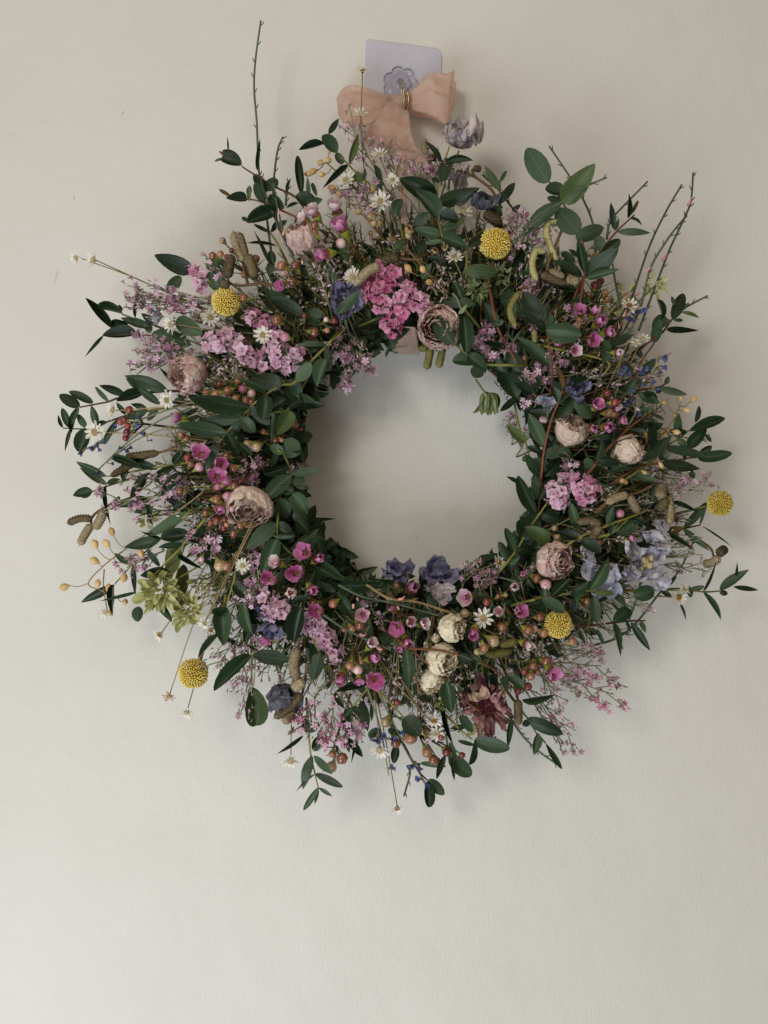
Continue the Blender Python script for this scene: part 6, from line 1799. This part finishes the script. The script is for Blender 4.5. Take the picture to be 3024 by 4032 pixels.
pods('U', "golden seed pods among leaves at the left of the bow", [(1450, 1640), (1320, 1520), (1200, 1420), (1140, 1370)], [(1180, 1255), (1165, 1355), (1095, 1375), (1028, 1455), (985, 1480), (1110, 1485)], 60)
pods('S', "golden seed pods beside the big daisy at eleven o'clock", [(420, 420), (250, 250), (60, 60)], [(20, 45), (85, 110), (400, 55), (535, 135), (262, 275)], 62)
pods('C', "golden seed pods on a long wiry stem at the lower left rim", [(1530, 120), (1300, 300), (1040, 490), (700, 740), (500, 890), (350, 1060), (480, 1130), (620, 1190)], [(570, 580), (522, 690), (412, 695), (412, 850), (130, 1092), (437, 1065), (537, 1105), (683, 1000), (692, 1232), (550, 1330), (840, 775), (1105, 590)], 66)
pods('O', "golden seed pods on a straw stem at the right rim", [(-20, 1280), (200, 1055), (420, 750), (540, 600), (660, 480), (740, 380), (800, 250)], [(770, 112), (820, 160), (935, 178), (657, 215), (870, 282), (760, 338), (685, 470), (770, 495), (660, 520), (472, 530), (620, 812), (460, 885), (277, 980), (248, 970)], 54)
pods('S', "pale brown round seed pods left of the green bracts near twelve", [(1000, 1050), (960, 980), (880, 860)], [(925, 925), (870, 810), (730, 800)], 66, .008)


# ------------------------------------------------------------------ green bract heads
def bracts(tile, c, rad, n, label, m=BRACT, hoff=.006, L=70, axis=(0, 0, 1), name="dried_oregano"):
    k = tk(tile)
    q = tp(tile, *c)
    h = max(.03, HT(q) + hoff)
    C0 = P(q, h)
    e = thing(name, label, "oregano head", C0, "dried green bract heads")
    R = msize(rad * k, h)
    Lm = msize(L * k, h)
    for i in range(n):
        ang = math.acos(1 - random.random() * 1.3)
        th = i * 2.39996
        d = Vector((math.sin(ang) * math.cos(th), -math.cos(ang), math.sin(ang) * math.sin(th)))
        b = C0 + Vector((d.x * R, d.y * R * .45, d.z * R)) * random.uniform(.35, .8)
        v = random.randint(0, 4)
        t = b + (d * 1.0 + Vector((random.gauss(0, .35), random.gauss(-.2, .3), random.gauss(-.15, .35)))).normalized() * Lm * random.uniform(.7, 1.2)
        part("bract", leafmesh(random.choice(['egg', 'egg', 'oval']), m, v), e, leaf_matrix(b, t, Lm * random.uniform(.40, .60), random.uniform(-.8, .8)))
    stalk(e, hub(q), .03, C0, STEMG, .0008)


bracts('C', (1010, 1120), 178, 78, "large pointed yellow green bract head at eight o'clock", L=120, hoff=.012)
bracts('C', (1270, 1310), 125, 46, "ragged pale green bract head right of the largest one at eight", L=115, hoff=.004)
bracts('C', (900, 450), 80, 14, "small yellow green bracts under leaves at nine o'clock", L=90, hoff=-.006)
bracts('C', (1380, 1070), 70, 12, "dull green bracts between the large bract head and thin stems", L=80, hoff=-.006)
bracts('R', (660, 1245), 95, 22, "papery lime green bract head standing off the right upper rim", L=70, hoff=.004)
bracts('R', (400, 1310), 70, 8, "two limp lime green bracts left of the papery head", L=100, hoff=-.006)
bracts('R', (250, 1470), 90, 14, "pale green crumpled bracts behind broom stems at two o'clock", L=90, hoff=-.010)
bracts('S', (1370, 1000), 100, 24, "grey green leafy bract rosette left of the one o'clock stems", BRACTG, .008, L=85)
bracts('S', (1310, 870), 60, 12, "upper grey green bracts beneath a dark leaf at one o'clock", BRACTG, .006, L=70)
bracts('S', (1580, 850), 90, 16, "grey green bracts under the one o'clock yellow ball", BRACTG, .002, L=80)
bracts('M', (680, 900), 60, 10, "pale green pointed bracts beneath the big maroon flower", L=90, hoff=.004)
bracts('M', (330, 640), 70, 12, "small spiky green bracts left of the big maroon flower", L=70, hoff=.004)
bracts('C', (1560, 1230), 60, 9, "soft green bracts hanging beside thin brown stems at eight", L=90, hoff=-.008)
e = thing("bract_leaf", "broad pale olive leaf above the large bract head at eight o'clock", "leaf", P(tp('C', 1160, 700), .055))
part("leaf", leafmesh('oval', LEAFO, 2), e, leaf_matrix(P(tp('C', 1165, 640), .060), P(tp('C', 1120, 1000), .066), msize(170 * tk('C'), .06), .3))
part("leaf", leafmesh('oval', LEAFO, 1), e, leaf_matrix(P(tp('C', 1240, 880), .052), P(tp('C', 1190, 1200), .05), msize(130 * tk('C'), .05), -.3))
mb = MB(); mb.tube(catmull([P(tp('C', 1300, 560), .055), P(tp('C', 1220, 800), .064), P(tp('C', 1165, 1010), .068)], 5), .0008, .0005, 5)
part("stem", mb.build("stem", STEMG), e)


# ------------------------------------------------------------------ lavender
def corolla():
    mb = MB()
    mb.lathe([(.05, -1.2), (.20, -1.0), (.24, -.2), (.16, 0)], 7, 1)
    for k in range(5):
        a = 2 * math.pi * k / 5
        ca, sa = math.cos(a), math.sin(a)
        rows = []
        for (t, w, z) in [(.1, .12, 0), (.5, .26, .55), (.95, .22, .85)]:
            rows.append([Vector((u * w * sa + t * .55 * ca, -u * w * ca + t * .55 * sa, z - .08 * abs(u))) for u in (-1, 0, 1)])
        mb.grid(rows, 0)
    return mb.build("floret", [LAVB, LIMG])


def lavender(tile, label, main, fl, size, hoff=.004):
    k = tk(tile)
    m2 = [tp(tile, *q) for q in main]
    mp = catmull([P(q, max(.02, HT(q) + hoff)) for q in m2], 6)
    e = thing("lavender_sprig", label, "lavender", mp[0], "lavender sprigs")
    mb = MB()
    mb.tube(mp, .0008, .0005, 5)
    for (x, y, n) in fl:
        q = tp(tile, x, y)
        c = P(q, max(.02, HT(q) + hoff + .002))
        near = min(mp, key=lambda v: (v - c).length)
        if (near - c).length > .002:
            mb.tube([near, c], .0004, .0004, 4)
        for j in range(n):
            d = Vector((random.gauss(0, 1), random.gauss(-.4, .6), random.gauss(0, 1))).normalized()
            R = msize(size * k / 2, .05) * random.uniform(.8, 1.15)
            part("floret", cached("cor", corolla), e, TRS(c + d * R * .9, frame(d, random.uniform(0, 6)), R))
    part("stem", mb.build("stem", STEMP), e)


lavender('A', "lavender tip with two blue florets below a big daisy at nine", [(1400, 1000), (1000, 1130), (700, 1250), (460, 1390), (390, 1450)], [(325, 1460, 2), (425, 1425, 3), (390, 1480, 1), (600, 1290, 1), (840, 1220, 2)], 95)
lavender('A', "grey lavender stem with one blue floret pair at nine o'clock", [(1400, 1060), (1100, 1160), (850, 1300), (640, 1470), (420, 1680)], [(695, 1475, 3), (450, 1650, 2), (800, 1320, 1)], 85)
lavender('A', "thin grey lavender stem crossing red buds at nine o'clock", [(1380, 1120), (1100, 1260), (800, 1380), (520, 1590)], [(900, 1390, 1), (540, 1600, 1)], 60)
lavender('Q', "lavender tip with blue florets beside the two o'clock daisy", [(1260, 760), (1340, 480), (1420, 260), (1460, 130)], [(1450, 140, 3), (1425, 210, 3), (1420, 260, 1)], 95)
lavender('Q', "tall lavender sprig leaning out at the right rim", [(1330, 1300), (1440, 1110), (1540, 930), (1600, 780), (1640, 640)], [(1640, 610, 3), (1632, 705, 3), (1565, 890, 3), (1430, 1115, 2)], 90)
lavender('Q', "short lavender sprig near a dark leaf at two o'clock", [(1230, 1000), (1280, 830), (1320, 700)], [(1320, 705, 3), (1330, 990, 2), (1390, 970, 2)], 85)
lavender('Q', "middle lavender sprig of the right rim between leaves", [(1330, 1150), (1400, 960), (1440, 800), (1475, 690)], [(1472, 700, 3), (1440, 800, 1)], 90)
lavender('L', "lavender sprig hanging at six o'clock with blue florets above a daisy", [(1060, 380), (1120, 560), (1190, 800), (1240, 1080), (1260, 1190)], [(1150, 840, 3), (1240, 850, 3), (1255, 1130, 2)], 95)
lavender('L', "lavender sprig hanging beside bronze buds at six o'clock", [(1170, 430), (1260, 620), (1370, 840), (1480, 1050), (1580, 1240)], [(1390, 860, 3), (1505, 1070, 4), (1570, 1225, 3)], 95)

# ------------------------------------------------------------------ broom twigs
def broom(tile, main, label, pinks=(), r=.0009, hoff=.002, m=BROOM):
    m2 = [tp(tile, *q) for q in main]
    mp = catmull([P(q, max(.02, HT(q) + hoff)) for q in m2], 8)
    e = thing("broom_twig", label, "twig", mp[0], "thin broom twigs")
    mb = MB()
    mb.tube(mp, r, r * .75, 6)
    for i in range(3, len(mp) - 1, 4):
        d = (mp[i + 1] - mp[i]).normalized()
        s = Vector((d.z, 0, -d.x)) * random.choice((-1, 1))
        mb.tube([mp[i] + s * r * .6, mp[i] + s * r * 2 + d * r * 2, mp[i] + s * r * 2.4 + d * r * 3.4], r * .5, r * .3, 4)
    part("stem", mb.build("stem", m), e)
    for (x, y, ax, ay, L) in pinks:
        q = tp(tile, x, y)
        b = P(q, max(.02, HT(q) + hoff + .002))
        d = A3(ax, ay, .3)
        mb = MB()
        Lm = msize(L * tk(tile) * .72, .05)
        mb.tube(catmull([b, b + d * Lm * .4, b + d * Lm * .75 + Vector((0, 0, Lm * .12)), b + d * Lm + Vector((0, 0, Lm * .35))], 3), Lm * .22, Lm * .16, 7, rf=lambda f, i, j: .5 + .6 * math.sin(math.pi * min(1, f + .2)))
        part("bud", mb.build("bud", PINKT), e)


broom('U', [(640, 2250), (570, 1720), (520, 1450), (500, 1000), (475, 680), (490, 400), (538, 50)], "longest upright broom twig rising at the wreath's upper left", hoff=.0)
broom('U', [(690, 1950), (655, 1659), (670, 1430), (700, 1240), (745, 1135)], "short curved broom twig right of the longest one", hoff=.0)
broom('V', [(870, 760), (780, 560), (700, 260), (655, 0)], "broom twig with coral pink buds left of the dusky rosebud", [(705, 300, 0, .9, 60), (700, 480, -.2, .9, 60), (745, 490, .3, .9, 70), (745, 560, -.3, .8, 55), (860, 660, -.2, .9, 60), (925, 760, 0, .9, 50)], hoff=.012)
broom('V', [(840, 680), (700, 400), (560, 50), (540, -60)], "pale broom twig crossing red eucalyptus stems at eleven o'clock", hoff=.012)
broom('V', [(770, 210), (780, 100), (805, -20)], "stub of broom twig between narrow leaves at eleven o'clock", hoff=.004)
broom('P', [(500, 900), (290, 720), (170, 560), (0, 400)], "thin broom twig behind small leaves at one o'clock", hoff=-.004)
broom('P', [(1060, 1200), (1030, 860), (920, 590), (810, 410), (622, 132)], "bent broom twig behind the large top right leaves", hoff=.000)
broom('P', [(380, 900), (560, 750), (740, 650), (960, 510), (1158, 425)], "pale broom twig lying across a large leaf at one o'clock", hoff=.028)
broom('P', [(1160, 1000), (1180, 870), (1235, 775), (1540, 462)], "broom twig behind the reddish eucalyptus tip", hoff=-.004)
broom('R', [(330, 1620), (430, 1400), (600, 900), (760, 560), (912, 300)], "left one of the tall broom twigs at the right upper rim", hoff=.002)
broom('R', [(470, 1580), (540, 1400), (620, 1080), (760, 840), (870, 690), (960, 590)], "branching broom twig with pink buds at the right upper rim", [(570, 1110, .7, .3, 70), (400, 1370, .3, .8, 60), (470, 1330, .9, .05, 70)], hoff=.004)
broom('R', [(510, 1660), (600, 1420), (700, 1160), (800, 900), (960, 560), (1000, 430), (1018, 188)], "tallest broom twig with pink bud at the right upper rim", [(965, 500, .5, .8, 90), (725, 1010, .7, .7, 95)], hoff=.006)
broom('R', [(880, 1500), (950, 1445), (1152, 1338)], "short broom twig sticking out right at two o'clock", hoff=.002)
broom('Q', [(1090, 800), (1200, 420), (1290, 230), (1400, 60)], "broom twig with pink buds between daisies at two o'clock", [(1345, 60, .2, .8, 60), (1310, 230, .4, .7, 70), (1280, 340, -.3, .7, 60), (1080, 600, .3, .8, 50)], hoff=.008)
broom('P', [(1290, 1640), (1240, 1400), (1210, 1210)], "dark broom twig beside red wax buds at two o'clock", hoff=.000)
broom('N', [(-60, 1215), (190, 1140), (390, 980), (610, 700), (800, 480), (945, 180)], "long broom twig slanting up behind daisies at four o'clock", hoff=-.002)
broom('N', [(310, 960), (400, 720), (420, 600)], "short broom twig under the blue flower at four o'clock", hoff=.004)
broom('M', [(960, 760), (1040, 880), (1120, 980), (1240, 1090), (1412, 1212)], "broom twig with red nodes hanging at five o'clock", [(1050, 870, -.3, .8, 50)], hoff=-.002)
broom('W', [(-160, 480), (60, 590), (350, 650), (600, 720), (785, 768)], "grey green broom twig lying below the hole", [(15, 600, .2, -.7, 60), (400, 615, .9, .1, 80), (390, 680, .3, -.6, 70), (350, 690, -.2, -.6, 60)], hoff=.020)
broom('W', [(-300, 760), (-120, 880), (60, 970), (330, 1090)], "broom twig with coral buds crossing pink flowers at six", [(40, 940, .7, -.3, 85), (200, 1060, .6, -.5, 85), (-20, 660, .0, -.8, 80)], hoff=.022)
broom('S', [(560, 500), (740, 640), (960, 900), (1100, 1020)], "straight dark twig crossing tan stems at twelve o'clock", hoff=.012, m=STEMB)
broom('A', [(1250, 1600), (1500, 1480), (1700, 1390)], "thin dark twig at nine o'clock over the magenta flowers", hoff=.010, m=STEMB)
broom('L', [(1430, 1100), (1455, 1180), (1400, 1385)], "short dark twig hanging at the lower rim", hoff=-.004)
broom('W', [(160, 1080), (400, 1420), (560, 1600), (700, 1750)], "tan wiry stem crossing toward the daisy pair at six", hoff=.016, m=STEMT, r=.0006)
broom('G', [(560, -120), (430, 120), (280, 420), (40, 900)], "bundle of thin tan stems leading down to the paired daisies", hoff=.010, m=STEMT, r=.0007)
broom('G', [(480, -40), (380, 180), (200, 560), (60, 880)], "second thin tan stem of the bundle leading to the paired daisies", hoff=.012, m=STEMT, r=.0006)
broom('W', [(100, 480), (320, 610), (560, 640), (820, 720), (1000, 800)], "peeling tan stem running across below the hole", hoff=.016, m=STEMT, r=.0011)
broom('W', [(320, 560), (360, 660), (420, 780)], "thick cut olive stalk below the hole", hoff=.010, m=STEMB, r=.0028)


# ------------------------------------------------------------------ big maroon flower
p = tp('M', 750, 640)
h = HT(p) + .014
c = P(p, h)
e = thing("dried_zinnia", "big dark maroon flower with curled petals at the lower right of the ring", "flower", c)
R = msize(262 * tk('M'), h)
fr_ = frame(A3(-.05, -.15, 1), .4)
for k in range(22):
    mb = crumple_patch(R * random.uniform(.40, .85), R * random.uniform(.22, .44), random.uniform(0, 99), .40, random.uniform(-.8, 1.0))
    a = 2 * math.pi * k / 22 + random.uniform(-.15, .15)
    part("petal", mb.build("petal", ZINP), e, TRS(c, petal_dir(fr_, a, random.uniform(-.45, .75)) @ Matrix.Translation((0, R * .40, 0)), 1))
rnd = random.Random(4)
for nm, mm, r0, r1, cnt, hh in (("disc", ZIND, .22, .60, 260, .18), ("disc_centre", ZINC, 0, .27, 100, .17)):
    mb = MB()
    mb.ball((0, 0, -.06 * R), R * r1, 20, 10, sc=(1, 1, .36))
    for i in range(cnt):
        rr = math.sqrt(rnd.uniform(r0 ** 2, r1 ** 2))
        a = rnd.uniform(0, 6.283)
        z = hh * math.cos(min(1.5, rr / .56 * 1.4)) + .02
        b = Vector((rr * math.cos(a), rr * math.sin(a), z - .05)) * R
        t = b + Vector((.05 * math.cos(a) + rnd.gauss(0, .03), .05 * math.sin(a) + rnd.gauss(0, .03), rnd.uniform(.08, .17))) * R
        mb.tube([b, b.lerp(t, .6), t], R * .022, R * .014, 5)
    part(nm, mb.build(nm, mm), e, TRS(c, fr_, 1))
stalk(e, hub(p), .03, c, STEMG, .0015)


# ------------------------------------------------------------------ small dried tan flowers
def tanflower(tile, x, y, size, axis, label, m=TANP, n=9, elev=.8, hoff=.010, base=None):
    k = tk(tile)
    q = tp(tile, x, y)
    h = HT(q) + hoff
    c = P(q, h)
    e = thing("dried_tan_flower", label, "flower", c, "small dried tan flowers")
    R = msize(size * k / 2, h)
    ax = A3(*axis)
    fr_ = frame(ax, random.uniform(0, 6))
    for j in range(n):
        inner = j % 3 == 0
        mb = crumple_patch(R * (1 if not inner else .7), R * .8, random.uniform(0, 99), .30, .4, n=6)
        part("petal", mb.build("petal", m), e, TRS(c - ax * R * .4, petal_dir(fr_, j * 2.4, elev + (.3 if inner else 0) + random.uniform(-.3, .3)), 1))
    mb = MB()
    mb.lathe([(.06, -.9), (.3, -.7), (.42, -.3), (.3, 0)], 8, M=TRS(c - ax * R * .2, fr_, R))
    part("calyx", mb.build("calyx", TANP), e)
    rt = tp(tile, *base) if base else hub(q)
    stalk(e, rt, HT(rt) - .015, c - ax * R * .9, STEMB, .0009)


tanflower('S', 395, 330, 165, (-.2, .7, .7), "larger beige crumpled flower below the big eleven o'clock daisy", hoff=.014, n=12, base=(620, 660))
tanflower('S', 470, 370, 95, (.5, .5, .7), "small beige flower right of the larger crumpled one", n=7, base=(620, 660))
tanflower('S', 735, 450, 165, (.1, .6, .8), "pale cream crumpled flower left of two dark leaves at twelve", n=12, hoff=.016, base=(740, 680))
tanflower('S', 975, 640, 150, (.0, .3, 1), "tan cup shaped dry flower left of a small white daisy", n=9, elev=1.0, base=(1040, 800))
tanflower('S', 1080, 600, 90, (.3, .6, .7), "dull brown dry flower behind the tan cup shaped one", n=7, elev=1.0, base=(1060, 780))
tanflower('S', 378, 480, 100, (-.2, .7, .6), "tan closed bud under the larger beige crumpled flower", n=7, elev=1.25, base=(560, 660))
tanflower('S', 565, 490, 80, (-.1, .7, .6), "tan closed bud between brown stems near twelve o'clock", n=7, elev=1.25, base=(600, 660))
tanflower('S', 665, 640, 100, (-.4, .6, .6), "brown open dry pod on a twig above the catkins", n=6, elev=.9, base=(760, 720))
tanflower('S', 950, 1130, 95, (-.5, .5, .7), "small pale brown curl above the twelve o'clock rose", n=6, elev=1.0, hoff=.016)
tanflower('S', 720, 810, 90, (.2, .5, .8), "pale brown husk above the pink statice", n=6, elev=1.1)
tanflower('A', 1360, 230, 165, (-.2, .4, .9), "grey beige woolly flower left of the ten o'clock yellow ball", GREYP, 13, .7, .008)
tanflower('V', 250, 1290, 150, (-.1, -.1, 1), "grey woolly flower under the ten o'clock yellow ball", GREYP, 12, .6, .004)
tanflower('V', 260, 1360, 120, (.1, -.5, .8), "cream woolly flower above the lilac statice", GREYP, 9, .6, .006)
tanflower('V', 380, 1250, 120, (.4, .0, .9), "grey brown wrinkled flower beside a small pink statice", GREYP, 8, .8, .004)
tanflower('V', 900, 1290, 130, (.1, .1, 1), "pale grey crumpled flower behind dark leaves at eleven", GREYP, 9, .5, .000)
tanflower('V', 790, 1240, 90, (-.2, .3, .9), "whitish crumpled flower behind dark leaves at eleven", GREYP, 7, .5, -.002)
tanflower('W', 925, 1130, 150, (.6, .0, .8), "brown withered petals on the right of the middle cream rosebud", TANP, 9, .9, .004)
tanflower('W', 660, 1060, 120, (-.6, .2, .8), "cream withered petals on the left of the middle cream rosebud", ROSEC, 7, .7, .014)
tanflower('W', 760, 975, 130, (-.4, .3, .9), "cream petal tuft between the two upper cream rosebuds", ROSEC, 8, .6, .014)
tanflower('W', 680, 1470, 110, (.1, -.8, .6), "torn cream petal below the lowest cream rosebud", ROSEC, 4, 1.0, .012)

# a green pod that hangs into the hole, and a twisted tendril
p = tp('Q', 50, 1040)
c = P(p, .045)
e = thing("hanging_seed_head", "single green fluffy seed head hanging into the hole at one o'clock", "seed head", c)
for k in range(12):
    d = Vector((random.gauss(0, .25), random.gauss(0, .25), -1)).normalized()
    b = c + Vector((random.gauss(0, .0015), random.gauss(0, .0015), .008))
    part("bract", leafmesh('egg', BRACTG, k % 4), e, leaf_matrix(b, b + d * .017 + Vector((random.gauss(0, .003), 0, 0)), .006, random.uniform(-1, 1)))
mb = MB(); mb.tube(catmull([P(tp('Q', -60, 820), .06), P(tp('Q', 10, 920), .05), c + Vector((0, 0, .008))], 5), .0008, .0006, 5)
part("stem", mb.build("stem", STEMG), e)
e = thing("twisted_leaf", "pale twisted dry leaf on a thin stem right above the twelve o'clock rose", "leaf", P(tp('S', 1230, 1200), .09))
mb = MB(); mb.tube(catmull([P(tp('S', q[0], q[1]), .09) for q in [(1140, 1030), (1185, 1080), (1220, 1180), (1215, 1210)]], 6), .0007, .0006, 5)
part("stem", mb.build("stem", STEMP), e)
part("leaf", leafmesh('lance', BRACTG, 1), e, leaf_matrix(P(tp('S', 1195, 1225), .09), P(tp('S', 1278, 1150), .095), msize(44 * tk('S'), .09), .6))

dup = {}
for l, n in LABELS:
    dup.setdefault(l, []).append(n)
for l, v in dup.items():
    if len(v) > 1 or not 4 <= len(l.split()) <= 16:
        print("LABEL?", len(l.split()), l, v)
print("OBJECTS IN ALL", len(bpy.data.objects), "TRIS", sum(len(m.polygons) * 2 for m in bpy.data.meshes))
